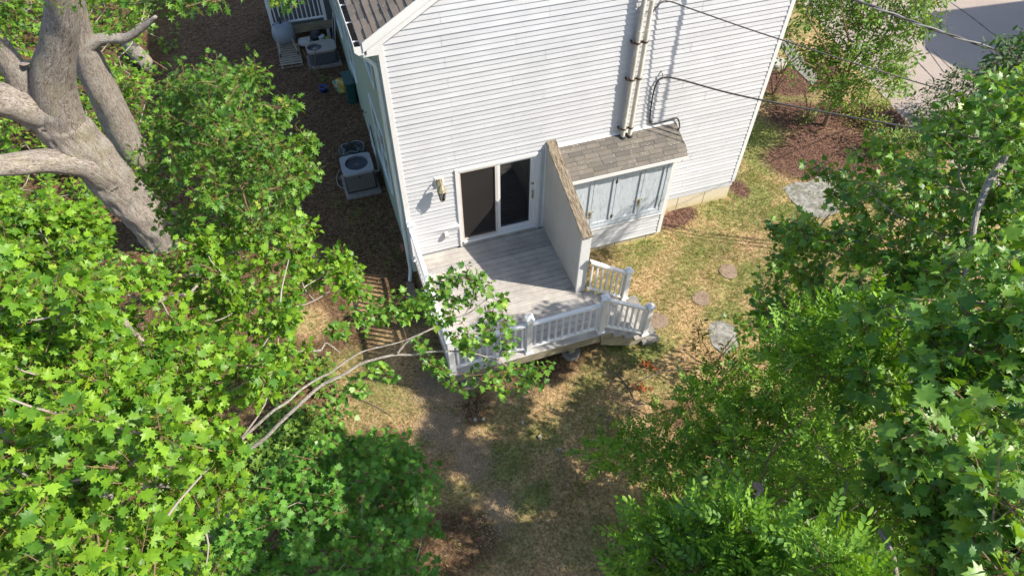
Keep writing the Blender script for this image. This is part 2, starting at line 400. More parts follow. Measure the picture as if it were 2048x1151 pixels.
def bark_mat(name, lo, mid, hi, lichen=0.3, sc=21.0):
    b = NB(name); at_ = b.n('Attribute'); at_.attribute_name = 'along'
    g1 = b.noise(sc, 8, 0.75, vec=at_.outputs['Vector']); g2_ = b.noise(sc*3.2, 6, 0.75, vec=at_.outputs['Vector'])
    vo = b.n('TexVoronoi', feature='DISTANCE_TO_EDGE'); vo.inputs['Scale'].default_value = sc*2.3
    wv = b.n('VectorMath', operation='ADD'); b.l(at_.outputs['Vector'], wv.inputs[0])
    nv = b.n('TexNoise'); nv.inputs['Scale'].default_value = sc*1.1; b.l(at_.outputs['Vector'], nv.inputs['Vector'])
    sc_ = b.n('VectorMath', operation='SCALE'); sc_.inputs['Scale'].default_value = .09; b.l(nv.outputs[1], sc_.inputs[0]); b.l(sc_.outputs[0], wv.inputs[1]); b.l(wv.outputs[0], vo.inputs['Vector'])
    fur = b.ramp(vo.outputs['Distance'], [(0.0, (0,)), (0.16, (1,))])
    gr = b.mth('ADD', b.mth('MULTIPLY', fur, .12), b.mth('ADD', b.mth('MULTIPLY', g1, .50), b.mth('MULTIPLY', g2_, .42)))
    c = b.ramp(gr, [(0.42, lo), (0.53, mid), (0.68, hi)])
    c = b.mix(b.ramp(b.noise(1.7, 6, 0.75), [(0.5, (0,)), (0.72, (lichen,))]), c, (0.40, 0.38, 0.16))
    c = b.mix(b.ramp(b.noise(3.1, 6, 0.75), [(0.52, (0,)), (0.68, (lichen*1.2,))]), c, (0.50, 0.50, 0.45))
    b.col(c); b.rough(0.92, 0.15); b.bump(gr, 1.0, 0.06); return b.m
M['bark'] = bark_mat('old_maple_bark', (0.12, 0.095, 0.08), (0.34, 0.295, 0.255), (0.54, 0.49, 0.44), 0.42)
M['palebark'] = bark_mat('pale_branch_bark', (0.20, 0.17, 0.145), (0.40, 0.36, 0.31), (0.54, 0.50, 0.45), 0.15)
M['twig'] = simple('twig', (0.16, 0.10, 0.06), 0.8, 0.3, 20)
M['petiole'] = simple('yellow_petiole', (0.34, 0.22, 0.05), 0.6, 0.3, 20)
M['deadwood'] = simple('dead_stick', (0.20, 0.155, 0.12), 0.9, 0.35, 20)
# road
b = NB('worn_asphalt'); nz = b.noise(160, 3, 0.8); n2 = b.noise(0.7, 5, 0.65)
c = b.ramp(nz, [(0.36, (0.25, 0.205, 0.175)), (0.64, (0.46, 0.385, 0.33))]); c = b.mix(b.ramp(n2, [(0.35, (0,)), (0.7, (0.55,))]), c, (0.28, 0.235, 0.205))
b.col(c); b.rough(0.9, 0.2); b.bump(nz, 0.4, 0.006); M['asphalt'] = b.m
M['crack'] = simple('crack_tar', (0.055, 0.05, 0.05), 0.8, 0.3, 20)
# ground: blended from four surveyed covers
b = NB('yard_ground')
def attr(nm):
    a = b.n('Attribute'); a.attribute_name = nm; return a.outputs['Fac']
fine = b.noise(17, 9, 0.84); mid_ = b.noise(7, 5, 0.7); big_ = b.noise(1.1, 4, 0.6)
dry = b.ramp(fine, [(0.38, (0.10, 0.062, 0.03)), (0.49, (0.27, 0.185, 0.095)), (0.61, (0.50, 0.38, 0.225))])
grn = b.ramp(fine, [(0.38, (0.06, 0.068, 0.024)), (0.49, (0.135, 0.155, 0.050)), (0.61, (0.28, 0.275, 0.115))])
dirt = b.mix(b.ramp(mid_, [(0.36, (0,)), (0.62, (1,))]), b.ramp(fine, [(0.38, (0.024, 0.014, 0.008)), (0.5, (0.060, 0.037, 0.020)), (0.62, (0.15, 0.098, 0.06))]), b.ramp(fine, [(0.38, (0.055, 0.034, 0.019)), (0.5, (0.120, 0.077, 0.046)), (0.62, (0.24, 0.17, 0.11))]))
mulch = b.ramp(fine, [(0.38, (0.028, 0.015, 0.012)), (0.5, (0.085, 0.048, 0.036)), (0.62, (0.22, 0.14, 0.11))])
peb = b.n('TexVoronoi'); peb.inputs['Scale'].default_value = 34; b.l(b.coord(), peb.inputs['Vector'])
pcol = b.mix(b.ramp(peb.outputs['Distance'], [(0.0, (0,)), (0.5, (1,))]), b.mix(0.85, peb.outputs['Color'], (0.48, 0.385, 0.28)), (0.22, 0.16, 0.11))
pcol = b.mix(0.3, pcol, (0.30, 0.23, 0.155))
def msk(a, k=0.9, thr=0.5, wd=0.16):
    s = b.mth('ADD', attr(a), b.mth('MULTIPLY', b.mth('SUBTRACT', b.mth('ADD', b.mth('MULTIPLY', mid_, 0.65), b.mth('MULTIPLY', fine, 0.35)), 0.5), k))
    return b.ramp(s, [(thr-wd, (0,)), (thr+wd, (1,))])
c = b.mix(msk('green', 1.3), dry, grn); c = b.mix(msk('dirt', 1.1), c, dirt)
c = b.mix(msk('gravel', 1.7), c, pcol); c = b.mix(msk('mulch', 0.55), c, mulch)
c = b.mix(1.0, c, b.ramp(big_, [(0.3, (1.08, 1.04, 1.02)), (0.7, (1.42, 1.36, 1.30))]), 'MULTIPLY')
b.col(c); b.rough(1.0, 0.05)
b.bump(b.mth('ADD', fine, b.mth('MULTIPLY', peb.outputs['Distance'], attr('gravel'))), 0.9, 0.03); M['ground'] = b.m

# ------------------------------------------------------------------ terrain
def sst(a, b_, x):
    t = np.clip((x-a)/(b_-a), 0, 1); return t*t*(3-2*t)
def terrain(x, y):
    x = np.asarray(x, float); y = np.asarray(y, float)
    z = 0.04 - 0.16*sst(0.15, -0.9, y)*sst(11, 6, x) - 0.028*np.clip(-y-0.9, 0, 8)*sst(11, 6, x) - 0.15*sst(0.9, -0.2, x)*sst(-2, 1, y) - 0.04*sst(9, 13, x)
    z = z - 0.06*sst(-2, -6, x)
    z = z + 0.018*np.sin(x*1.7+y*.9)*np.sin(y*1.3-x*.4) + 0.008*np.sin(x*5.1+1)*np.sin(y*4.3)
    xe = np.interp(y, [-60, .6, 2.9, 8.1, 20, 60], [14.42, 14.5, 14.85, 15.75, 17, 20]); z = z - 0.02*sst(13.6, 14.6, x) - 0.09*sst(-.12, .35, x-xe)
    return z
def tz(x, y): return float(terrain(x, y))
def blob(X, Y, c, rx, ry, ang=0.0):
    dx = X-c[0]; dy = Y-c[1]; ca, sa = math.cos(ang), math.sin(ang)
    u_ = (dx*ca+dy*sa)/rx; v_ = (-dx*sa+dy*ca)/ry
    return np.clip(1.35-np.sqrt(u_*u_+v_*v_), 0, 1)
def g2(px, py, z=-0.1): return on_z(px, py, z)[:2]
def covers(X, Y):
    nzz = np.sin(X*2.3+1.3*np.sin(Y*1.7))*np.sin(Y*2.9+1.1*np.sin(X*1.3+2)); gr = 0.36+.16*nzz+.12*sst(3.2, 4.2, X)*sst(-3.6, -2.8, Y); di = 0.14-.12*nzz+.16*sst(-3.2, -4.2, Y); gv = np.zeros(X.shape); mu = np.zeros(X.shape)
    def put(A, px, py, rx, ry, ang=0, v=1.0):
        return np.maximum(A, v*blob(X, Y, g2(px, py), rx, ry, ang))
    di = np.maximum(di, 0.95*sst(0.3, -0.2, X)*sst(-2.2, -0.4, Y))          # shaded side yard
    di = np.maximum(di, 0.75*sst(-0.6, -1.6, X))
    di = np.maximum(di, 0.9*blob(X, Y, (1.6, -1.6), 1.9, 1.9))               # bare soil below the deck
    di = put(di, 1090, 730, 1.3, .5, 0, .85); di = put(di, 940, 810, .6, .5, 0, .95); di = put(di, 900, 1080, 1.2, .8, 0, .9)
    di = put(di, 1250, 740, .7, .4, 0, .5); di = put(di, 1370, 820, 1.1, .7, 0, .62)
    di = put(di, 1600, 430, .8, .25, .3, .55)
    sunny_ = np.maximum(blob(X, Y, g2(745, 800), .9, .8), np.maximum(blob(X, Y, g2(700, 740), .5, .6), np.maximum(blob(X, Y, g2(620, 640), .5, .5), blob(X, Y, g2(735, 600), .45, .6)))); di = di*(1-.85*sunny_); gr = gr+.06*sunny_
    gv = put(gv, 880, 770, .75, .8, 0, .75); gv = put(gv, 880, 850, .6, .6, 0, .8); gv = put(gv, 945, 915, .5, .6, 0, .75); gv = put(gv, 1000, 1010, .4, .7, 0, .6)
    gv = put(gv, 1010, 790, .8, .35, 0, .45)
    gr = put(gr, 1010, 920, .9, .7, 0, .66); gr = put(gr, 1080, 870, 1.0, .6, 0, .62); gr = put(gr, 1060, 990, .8, .5, 0, .66); gr = put(gr, 850, 870, .3, .25, 0, .9)
    gr = put(gr, 1180, 760, .9, .5, 0, .55); gr = put(gr, 1300, 700, 1.0, .35, 0.2, .8); gr = put(gr, 1240, 690, .5, .3, 0, .8)
    gr = put(gr, 1520, 300, .75, 1.6, -.5, .95); gr = put(gr, 1500, 400, .9, .7, -.3, .75); gr = put(gr, 1560, 430, .8, .35, 0, .8); gr = put(gr, 1440, 490, .9, .5, 0, .55)
    gr = put(gr, 1390, 580, .5, .4, 0, .6); gr = put(gr, 1270, 600, .5, .3, 0, .65); gr = put(gr, 1450, 620, .9, .5, 0, .65); gr = put(gr, 1500, 540, .6, .5, 0, .7)
    gr = put(gr, 760, 760, .5, .5, 0, .6)
    mu = put(mu, 1355, 440, .65, .30, .2, 1.0); mu = put(mu, 1475, 385, .3, .45, 0, .9)
    for q in ((1565, 170), (1600, 240), (1640, 300), (1680, 240), (1620, 150), (1690, 300), (1740, 240), (1600, 330), (1740, 330)):
        mu = put(mu, q[0], q[1], 1.25, .9, -.4, 1.0)
    return gr, di, gv, mu
def build_ground():
    def axis(lo, a, b_, hi, st):
        return np.concatenate([[-300, -120, -50, lo], np.arange(a, b_+1e-6, st), [hi, 60, 140, 320]])
    xs = axis(-16, -10, 18, 26, 0.13); ys = axis(-18, -11, 16, 24, 0.13)
    X, Y = np.meshgrid(xs, ys); Z = terrain(X, Y)
    nx, ny = len(xs), len(ys)
    vs = np.stack([X.ravel(), Y.ravel(), Z.ravel()], 1)
    i, j = np.meshgrid(np.arange(nx-1), np.arange(ny-1)); a = (j*nx+i).ravel()
    fs = np.stack([a, a+1, a+1+nx, a+nx], 1)
    me = bpy.data.meshes.new('ground'); me.vertices.add(len(vs)); me.vertices.foreach_set('co', vs.ravel().astype(np.float32))
    me.loops.add(fs.size); me.loops.foreach_set('vertex_index', fs.ravel().astype(np.int32))
    me.polygons.add(len(fs)); me.polygons.foreach_set('loop_start', np.arange(0, fs.size, 4, dtype=np.int32))
    me.update(); me.validate(); me.materials.append(M['ground'])
    for nm, A in zip(('green', 'dirt', 'gravel', 'mulch'), covers(X.ravel(), Y.ravel())):
        at_ = me.attributes.new(nm, 'FLOAT', 'POINT'); at_.data.foreach_set('value', A.astype(np.float32))
    me.polygons.foreach_set('use_smooth', [True]*len(me.polygons))
    o = bpy.data.objects.new('ground', me); COL.objects.link(o); return struct(o)
build_ground()

# road with cracks, walkway
m = MB(); e = [(14.42, -60), (14.5, 0.6), (14.85, 2.9), (15.75, 8.1), (17.0, 20), (20, 60)]
n = len(e)
m.add([(x, y, -0.028) for x, y in e]+[(x+60, y, -0.028) for x, y in e], [(i, i+n, i+1+n, i+1) for i in range(n-1)])
road = struct(m.build('road', M['asphalt']))
if road.data.polygons[0].normal.z < 0: road.data.flip_normals()
def crack(path, wd):
    m = MB(); P = smoothpath([np.array(p) for p in path], 5)
    for k in range(len(P)-1):
        t = P[k+1]-P[k]; nrm = np.array([-t[1], t[0]])/(np.linalg.norm(t)+1e-9)
        a = P[k]; b_ = P[k+1]; w0 = wd*(.7+.6*random.random())
        m.add([(*(a-nrm*w0), -0.024), (*(a+nrm*w0), -0.024), (*(b_+nrm*w0), -0.024), (*(b_-nrm*w0), -0.024)], [(0, 3, 2, 1)])
    return m.build('crack', M['crack'], road)
P8 = lambda x, y: on_z(1500+x/3.714, y/3.714, -0.03)[:2]
crack([P8(1215, 430), P8(1370, 590)], .02); crack([P8(1300, 345), P8(1440, 540)], .016); crack([P8(1360, 380), P8(1540, 560)], .012)
crack([P8(1490, 20), P8(1640, 125), P8(1800, 250), P8(1990, 390)], .02)
m = MB(); wk = [g2(1556, 88), g2(1578, 135), g2(1622, 178), g2(1634, 162), g2(1600, 120), g2(1580, 86)]
m.prism([tuple(p) for p in wk], 2, -0.06, 0.03); struct(m.build('walkway', M['pad']))

# ------------------------------------------------------------------ house
CP = 0.1016                                  # exposure of one siding course
ZS = 0.62                                    # bottom of the gable siding
WID = 8.09; SLOPE = 0.59; DEPTH = 13.0
def roof_z(x): return 6.0 + SLOPE*(x if x < WID/2 else WID-x)      # top of the roof deck
house = thing('house', 'two storey house with white clapboard gable wall and sage green side wall', 'house', (0, 0, 0))
ED = 0.15
m = MB()
def rz(x): return roof_z(x)-0.12
m.box(0.02, 1.13, 0.0, ED, 0.45, 2.80); m.box(2.92, WID-.02, 0.0, ED, 0.45, 2.80)
m.prism([(0.02, 2.80), (WID-.02, 2.80), (WID-.02, rz(WID-.02)), (WID/2, rz(WID/2)), (0.02, rz(0.02))], 1, 0.0, ED)
m.box(1.13, 2.92, 0.0, ED, 0.45, 0.60)
gable = m.build('gable_wall', M['white'], house)

def panel_piece(x0, x1, z0, ncourse, zlo=None, yoff=0.0, bulge=None, xl=None, xr=None, name='siding_panel', parent=gable, mat=None, nx=1):
    """one strip of double lap siding: ncourse laps, leaning out to a lip at the bottom of each"""
    m = MB(); prof = []
    for k in range(ncourse):
        a = z0+k*CP; b_ = a+CP; lip = 0.024 if k == 0 else 0.0185
        lo = a if zlo is None else max(a, zlo)
        if lo >= b_-0.004: continue
        f = (lo-a)/CP
        prof += [(-0.001 if k == 0 else -0.0040, lo), (-(lip*(1-f)+0.0035*f), lo), (-0.0035, b_)]
    if not prof: return None
    n = len(prof)
    for i in range(nx+1):
        t = i/nx
        for (y, z) in prof:
            a = x0 if xl is None else max(x0, xl(z)); b_ = x1 if xr is None else min(x1, xr(z))
            x = a+(b_-a)*t; dy = dz = 0
            if bulge: dy, dz = bulge(x, z)
            m.v.append((x, y+yoff+dy, z+dz))
    for i in range(nx):
        for k in range(n-1):
            m.f.append((i*n+k, i*n+k+1, (i+1)*n+k+1, (i+1)*n+k))
    return m.build(name, mat or M['white'], parent, fix=False)
NROW = 37
RK = lambda z: (z+0.20-6.0)/SLOPE                   # where the rake crosses height z
for r_ in range(NROW):
    z0 = ZS+r_*2*CP; z1 = z0+2*CP
    xl0 = 0.085; xr0 = WID-0.085
    fl = (lambda z: RK(z)+0.0) if z1 > 5.7 else None; fr = (lambda z: WID-RK(z)) if z1 > 5.7 else None
    if z1 > 5.7 and RK(z0) > WID/2-.15: break
    j = random.uniform(-.05, .05)
    cuts = [1.10+j+.012*r_*0, 4.72+j] if r_ % 2 == 0 else [2.95+j, 6.62+j]
    if r_ % 4 == 3: cuts = [2.35+j, 6.0+j]
    edges = [xl0]+[c for c in cuts]+[xr0]
    for a, b_ in zip(edges[:-1], edges[1:]):
        spans = [(a, b_, None)]
        if z0 < 2.80:                              # cut round the sliding door and the closet
            new = []
            for (p, q, zl) in spans:
                for lo, hi in ((p, min(q, 1.115)), (max(p, 2.935), min(q, 3.06)), (max(p, 5.9), q)):
                    if hi-lo > .01: new.append((lo, hi, zl))
                lo, hi = max(p, 1.115), min(q, 2.935)
                if hi-lo > .01 and z1 > 2.805: new.append((lo, hi, 2.805))
                lo, hi = max(p, 3.06), min(q, 5.9)
                if hi-lo > .01 and z1 > 2.82: new.append((lo, hi, 2.82))
            spans = new
        for (p, q, zl) in spans:
            if z1 > 5.7:
                if RK(z0) > q-.02 or WID-RK(z0) < p+.02: continue
            bl = None; nx = 1
            if r_ in (2, 3) and p < .5 and q < 1.2:
                cz = ZS+3.0*2*CP; nx = 14
                bl = lambda x, z, cz=cz: (-0.045*math.exp(-((z-cz)/0.09)**2)*sst(0.35, 1.0, np.float64(x)), 0.035*math.exp(-((z-cz)/0.12)**2)*sst(0.3, 1.0, np.float64(x)))
            panel_piece(p+.002, q-.002, z0+random.uniform(-.0012, .0012), 2, zl, random.uniform(-.002, .001), bl, fl, fr, nx=nx)
# corner posts
for x0, x1 in ((-0.012, 0.088), (WID-0.088, WID+0.012)):
    m = MB(); m.box(x0, x1, -0.026, 0.08, ZS-0.03, roof_z(0)-.2, 0.004); m.build('corner_trim', M['trim'], house)
m = MB(); m.box(-0.022, 0.06, 0.082, 0.17, 0.0, roof_z(0)-.25, 0.003); m.build('corner_trim', M['trimgreen'], house)
# foundation
m = MB(); m.box(0.06, WID-.04, 0.012, 0.25, -0.5, 0.615); fnd = m.build('foundation', M['concrete'], house)
for x in (6.62, 7.35):
    m = MB(); m.box(x-.003, x+.003, 0.008, 0.03, -.3, .61); m.build('joint', M['crack'], fnd)
# side and rear walls
m = MB()
k = 0; z = -0.05; n_ = 0
prof = []
while z < 5.62:
    prof += [(-0.013, z), (-0.002, min(z+CP, 5.62))]; z += CP
holes = []
for y0, y1 in ((0.17, DEPTH),):
    b0 = len(m.v)
    for (x, zz) in prof: m.v += [(x, y0, zz), (x, y1, zz)]
    for i in range(len(prof)-1): m.f.append((b0+2*i, b0+2*i+1, b0+2*i+3, b0+2*i+2))
lw = m.build('side_wall', M['green'], house, fix=False)
m = MB(); m.box(0.002, 0.15, 0.171, DEPTH, -0.4, 5.9); m.box(WID-.15, WID-.002, ED+.001, DEPTH, -.4, 5.9)
m.prism([(0.15, -.4), (WID-.15, -.4), (WID-.15, 5.9), (WID/2, rz(WID/2)-.05), (0.15, 5.9)], 1, DEPTH-.15, DEPTH-.01)
m.build('rear_wall', M['green'], house)
m = MB(); m.box(0.16, WID-.16, ED+.002, DEPTH-.2, 0.40, 0.56); m.build('interior_floor', M['floor'], house)
m = MB(); m.box(0.16, WID-.16, ED+.002, DEPTH-.2, 2.95, 3.05); m.box(0.16, 3.3, 4.2, 4.3, 0.57, 2.94); m.box(3.3, 3.4, ED+.01, 4.3, .57, 2.94); m.build('interior_wall', M['interior'], house)
# windows of the green wall
def side_window(y0, y1, z0, z1, mull):
    f = MB(); t = .07
    f.box(-.045, -.014, y0-t, y1+t, z1, z1+t, .004); f.box(-.06, -.014, y0-t-.02, y1+t+.02, z0-t, z0, .004)
    f.box(-.045, -.014, y0-t, y0, z0, z1, .004); f.box(-.045, -.014, y1, y1+t, z0, z1, .004)
    if mull: f.box(-.042, -.014, (y0+y1)/2-.035, (y0+y1)/2+.035, z0, z1, .003)
    wn = f.build('window', M['trimgreen'], house)
    m = MB(); m.box(-.030, -.013, y0, y1, (z0+z1)/2-.02, (z0+z1)/2+.02); m.build('meeting_rail', M['trimgreen'], wn)
    m = MB(); m.add([(-.0175, y0, z0), (-.0175, y1, z0), (-.0175, y1, z1), (-.0175, y0, z1)], [(0, 1, 2, 3)]); m.build('pane', M['winglass'], wn)
b = NB('dark_window_glass'); b.col((0.02, 0.03, 0.04)); b.rough(0.08, 0.6); M['winglass'] = b.m
side_window(1.52, 3.05, 1.25, 2.75, True); side_window(6.05, 6.95, 1.33, 2.75, False); side_window(1.42, 2.3, 4.1, 5.35, False); side_window(5.2, 6.1, 4.1, 5.35, False)
side_window(8.4, 9.3, 1.33, 2.75, False)
# spigot and small pipe on the side wall
sp = thing('garden_spigot', 'small spigot with white supply pipe on the sage green wall', 'spigot', (-.02, 4.95, .4))
m = MB(); m.tube([(-.014, 4.95, 1.05), (-.10, 4.95, 1.05), (-.12, 4.95, 1.0)], .015, 8); m.build('spout', M['brass'], sp)
m = MB(); m.tube([(-.11, 4.95, 1.06), (-.11, 4.95, 1.11)], .012, 8); m.lathe([(.03, 0), (.03, .012)], (-.11, 4.95, 1.11), 10); m.build('handle', M['dark'], sp)
m = MB(); m.tube([(-.06, 4.55, 1.0), (-.06, 4.55, .35), (-.06, 4.0, .15)], .022, 8); m.build('pipe', M['whiteplastic'], sp)

# roof
roof = MB()
for s in (0, 1):
    X = (lambda x: x) if s == 0 else (lambda x: WID-x)
    def top(x): return 6.0+SLOPE*x
    pts = [(-0.25, top(-.25)-.012), (WID/2, top(WID/2)-.012), (WID/2, top(WID/2)-.13), (-0.25, top(-.25)-.13)]
    roof.prism([(X(a), b_) for a, b_ in pts], 1, -0.13, DEPTH+.2)
roofo = roof.build('roof', M['mainshingle'], house)
ca = 1/math.sqrt(1+SLOPE**2); sa = SLOPE*ca
def shingle_mesh(wd, ex, th=0.009):
    m = MB(); m.box(0, wd, -ex, 0.0, 0, th, 0.002)     # local x along the course, -y towards the eave
    return m.mesh('shingle', M['mainshingle'])
sh_ex = 0.137; sv = [shingle_mesh(wd, sh_ex+.012, th) for wd, th in ((.30, .010), (.335, .017), (.25, .008), (.17, .015))]
# local frame for the left slope: x -> world -y... build by matrix
def place_sh(me, parent, pos, xd, yd, zd, lift=.13):
    yd = np.array(yd)-np.array(zd)*lift; yd = yd/np.linalg.norm(yd); zd = np.cross(xd, yd); pos = np.array(pos)+zd*.001
    o = bpy.data.objects.new('shingle', me); COL.objects.link(o); o.parent = parent
    o.matrix_local = Matrix([[xd[i], yd[i], zd[i], pos[i]] for i in range(3)]+[[0, 0, 0, 1]]); return o
xd = (0, -1, 0); yd = (ca, 0, sa); zd = tuple(np.cross(xd, yd))
zd = tuple(np.array(zd)*(1 if zd[2] > 0 else -1)); xd = tuple(np.cross(yd, zd))
for row in range(11):
    d = (row+1)*sh_ex; y = -0.135+random.uniform(0, .25)*0
    y = -0.14; first = True
    while y < 4.2:
        k = random.randrange(4); wd = (.30, .335, .25, .17)[k]
        if first: k = row % 4; wd = (.30, .335, .25, .17)[k]; first = False
        px = -0.26+d*ca; pz = 6.0+SLOPE*(-.26)+d*sa
        st = y if xd[1] > 0 else y+wd
        place_sh(sv[k], roofo, (px-.0*zd[0], st, pz-.010+.002), xd, yd, zd); y += wd+.004
# rake boards
for s in (0, 1):
    m = MB(); X = (lambda x: x) if s == 0 else (lambda x: WID-x)
    def T(x): return 6.0+SLOPE*x
    m.prism([(X(-.20), T(-.20)-.02), (X(WID/2-.001), T(WID/2)-.02), (X(WID/2-.001), T(WID/2)-.27), (X(-.20), T(-.20)-.27)], 1, -0.12, -0.02)
    m.build('rake_board', M['trim'], house)
    m = MB(); m.prism([(X(-.255), T(-.255)+.012), (X(WID/2-.001), T(WID/2)+.012), (X(WID/2-.001), T(WID/2)-.15), (X(-.255), T(-.255)-.15)], 1, -0.155, -0.131)
    m.build('rake_trim', M['trim'], house)
    m = MB(); m.prism([(X(-.24), 5.60), (X(0.06), 5.60), (X(0.06), 5.79), (X(-.19), 5.66)], 1, -0.125, -0.022); m.build('eave_return', M['trim'], house)
    m = MB(); xa, xb = (-.24, -.0145) if s == 0 else (WID+.0145, WID+.24)
    m.box(xa, xb, 0.18, DEPTH, 5.60, 5.64); m.build('soffit', M['trim'], house)
    m = MB(); xa, xb = (-.262, -.243) if s == 0 else (WID+.243, WID+.262)
    m.box(xa, xb, -.12, DEPTH, 5.59, 5.80); m.build('fascia', M['trim'], house)
# gutter
gx = -.264
prof = [(gx, 5.80), (gx-.002, 5.66), (gx-.075, 5.655), (gx-.125, 5.71), (gx-.128, 5.80), (gx-.122, 5.805), (gx-.116, 5.80), (gx-.112, 5.715), (gx-.07, 5.668), (gx-.014, 5.672), (gx-.012, 5.80)]
m = MB(); m.prism(prof, 1, -.13, DEPTH); gut = m.build('gutter', M['trim'], house)
m = MB(); m.prism([(gx, 5.803), (gx-.002, 5.655), (gx-.075, 5.65), (gx-.13, 5.71), (gx-.132, 5.803)], 1, -.138, -.131); m.build('end_cap', M['trim'], gut)
m = MB(); m.box(gx-.105, gx-.015, -.125, DEPTH, 5.67, 5.735); m.build('leaf_debris', M['debris'], gut)
for y in np.arange(.05, 5, .62):
    m = MB(); m.box(gx-.12, gx-.004, y, y+.025, 5.787, 5.797); m.build('hanger', M['trim'], gut)
# downspout with elbow
dsp = [(-.30, .16, 5.66), (-.30, .16, 5.52), (-.085, .10, 5.30), (-.075, .10, 5.2), (-.075, .10, .17), (-.085, .08, .05), (-.13, -.05, -.0), (-.16, -.14, -.01)]
m = MB(); m.tube(dsp, .042, 8); m.build('downspout', M['trimgreen'], house, smooth=True)

# sliding door (frame, two panels, screen, threshold)
door = MB()
dx0, dx1, dz0, dz1 = 1.10, 2.95, 0.66, 2.80
door.box(dx0, dx0+.075, -.045, .03, 0.60, dz1, .005); door.box(dx1-.075, dx1, -.045, .03, 0.60, dz1, .005); door.box(dx0+.076, dx1-.076, -.045, .03, dz1-.075, dz1-.001, .005)
doorO = door.build('sliding_door', M['trim'], house)
m = MB(); m.box(dx0+.078, dx0+.112, -.030, .10, .76, dz1-.08, .003); m.box(dx0+.113, 1.985, -.030, .06, dz1-.115, dz1-.08, .003); m.box(dx0+.113, 1.985, -.030, .05, .77, .80, .003); m.box(1.945, 1.985, -.031, .05, .80, dz1-.12, .003)
m.build('screen_frame', M['almond'], doorO)
m = MB(); m.add([(dx0+.112, -.006, .80), (1.947, -.006, .80), (1.947, -.006, dz1-.115), (dx0+.112, -.006, dz1-.115)], [(0, 1, 2, 3)]); m.build('insect_screen', M['screen'], doorO)
m = MB(); m.box(1.990, 2.055, -.028, .11, .755, dz1-.08, .004); m.box(2.735, 2.82, -.005, .11, .755, dz1-.08, .004); m.box(2.056, 2.734, -.005, .11, .755, .855, .004); m.box(2.056, 2.734, -.005, .11, dz1-.135, dz1-.08, .004); m.box(2.821, 2.873, -.028, .11, .755, dz1-.08, .003)
m.build('door_panel', M['vinyl'], doorO)
for a, b_, y in ((dx0+.11, 1.99, .045), (2.05, 2.74, .03)):
    m = MB(); m.add([(a, y, .79), (b_, y, .79), (b_, y, dz1-.1), (a, y, dz1-.1)], [(0, 1, 2, 3)]); m.build('pane', M['glass'], doorO)
m = MB(); m.box(dx0+.077, dx1-.077, -.075, .10, .70, .754, .006); m.build('sill', M['vinyl'], doorO)
m = MB(); m.box(dx0+.077, dx1-.077, -.062, .02, .612, .699, .003); m.build('kick_board', M['deck'], doorO)
m = MB(); m.lathe([(.03, 0), (.034, -.012), (.02, -.02)], (2.785, -.006, 1.98), 14, axis=1); m.build('lock', M['brass'], doorO)
m = MB(); m.box(2.768, 2.80, -.05, -.036, 1.58, 1.80, .006); m.box(2.772, 2.796, -.036, -.005, 1.60, 1.63); m.box(2.772, 2.796, -.036, -.005, 1.75, 1.78); m.build('handle', M['brass'], doorO)
m = MB(); m.box(1.955, 1.975, -.055, -.031, 1.62, 1.74, .004); m.build('screen_handle', M['metal'], doorO)
# vertical blind strips and a chair just inside the glass
bl = MB(); bl.box(1.2, 2.85, .20, .23, 2.70, 2.76); bl.build('blind_rail', M['interior'], doorO)

# wall lantern
lan = thing('wall_lantern', 'corroded brass lantern on a white block left of the sliding door', 'lamp', (.76, -.01, 2.45))
m = MB(); m.box(.68, .86, -.035, -.004, 2.46, 2.72, .006); m.build('mounting_block', M['vinyl'], lan)
m = MB(); m.box(.71, .83, -.07, -.036, 2.50, 2.69, .012); m.tube(smoothpath([(.77, -.06, 2.66), (.77, -.13, 2.72), (.77, -.20, 2.70), (.77, -.215, 2.64)], 4), .014, 8); m.build('arm', M['lamp'], lan)
m = MB(); m.lathe([(.012, .15), (.03, .12), (.075, .06), (.105, 0.0), (.10, -.01)], (.77, -.215, 2.52), 8); m.build('hood', M['lamp'], lan)
m = MB()
for k in range(6):
    a = k*math.pi/3; c, s_ = math.cos(a), math.sin(a)
    m.tube([(.77+.09*c, -.215+.09*s_, 2.51), (.77+.055*c, -.215+.055*s_, 2.28)], .006, 5)
m.lathe([(.06, 0), (.06, .012), (.02, -.02)], (.77, -.215, 2.27), 8); m.build('cage', M['lamp'], lan)
m = MB(); m.lathe([(.048, 0), (.082, .22)], (.77, -.215, 2.285), 8, capb=True); m.build('lantern_glass', M['glass'], lan)
# outlet box
ob = thing('outlet_box', 'small grey outlet cover low on the siding left of the door', 'outlet', (.82, -.01, 1.1))
m = MB(); m.prism([(-.016, 1.02), (-.10, 1.02), (-.11, 1.10), (-.075, 1.16), (-.016, 1.16)], 0, .765, .845); m.build('cover', M['boxgrey'], ob)
m = MB(); m.box(.755, .855, -.02, -.008, 1.01, 1.17); m.build('base_plate', M['boxgrey'], ob)

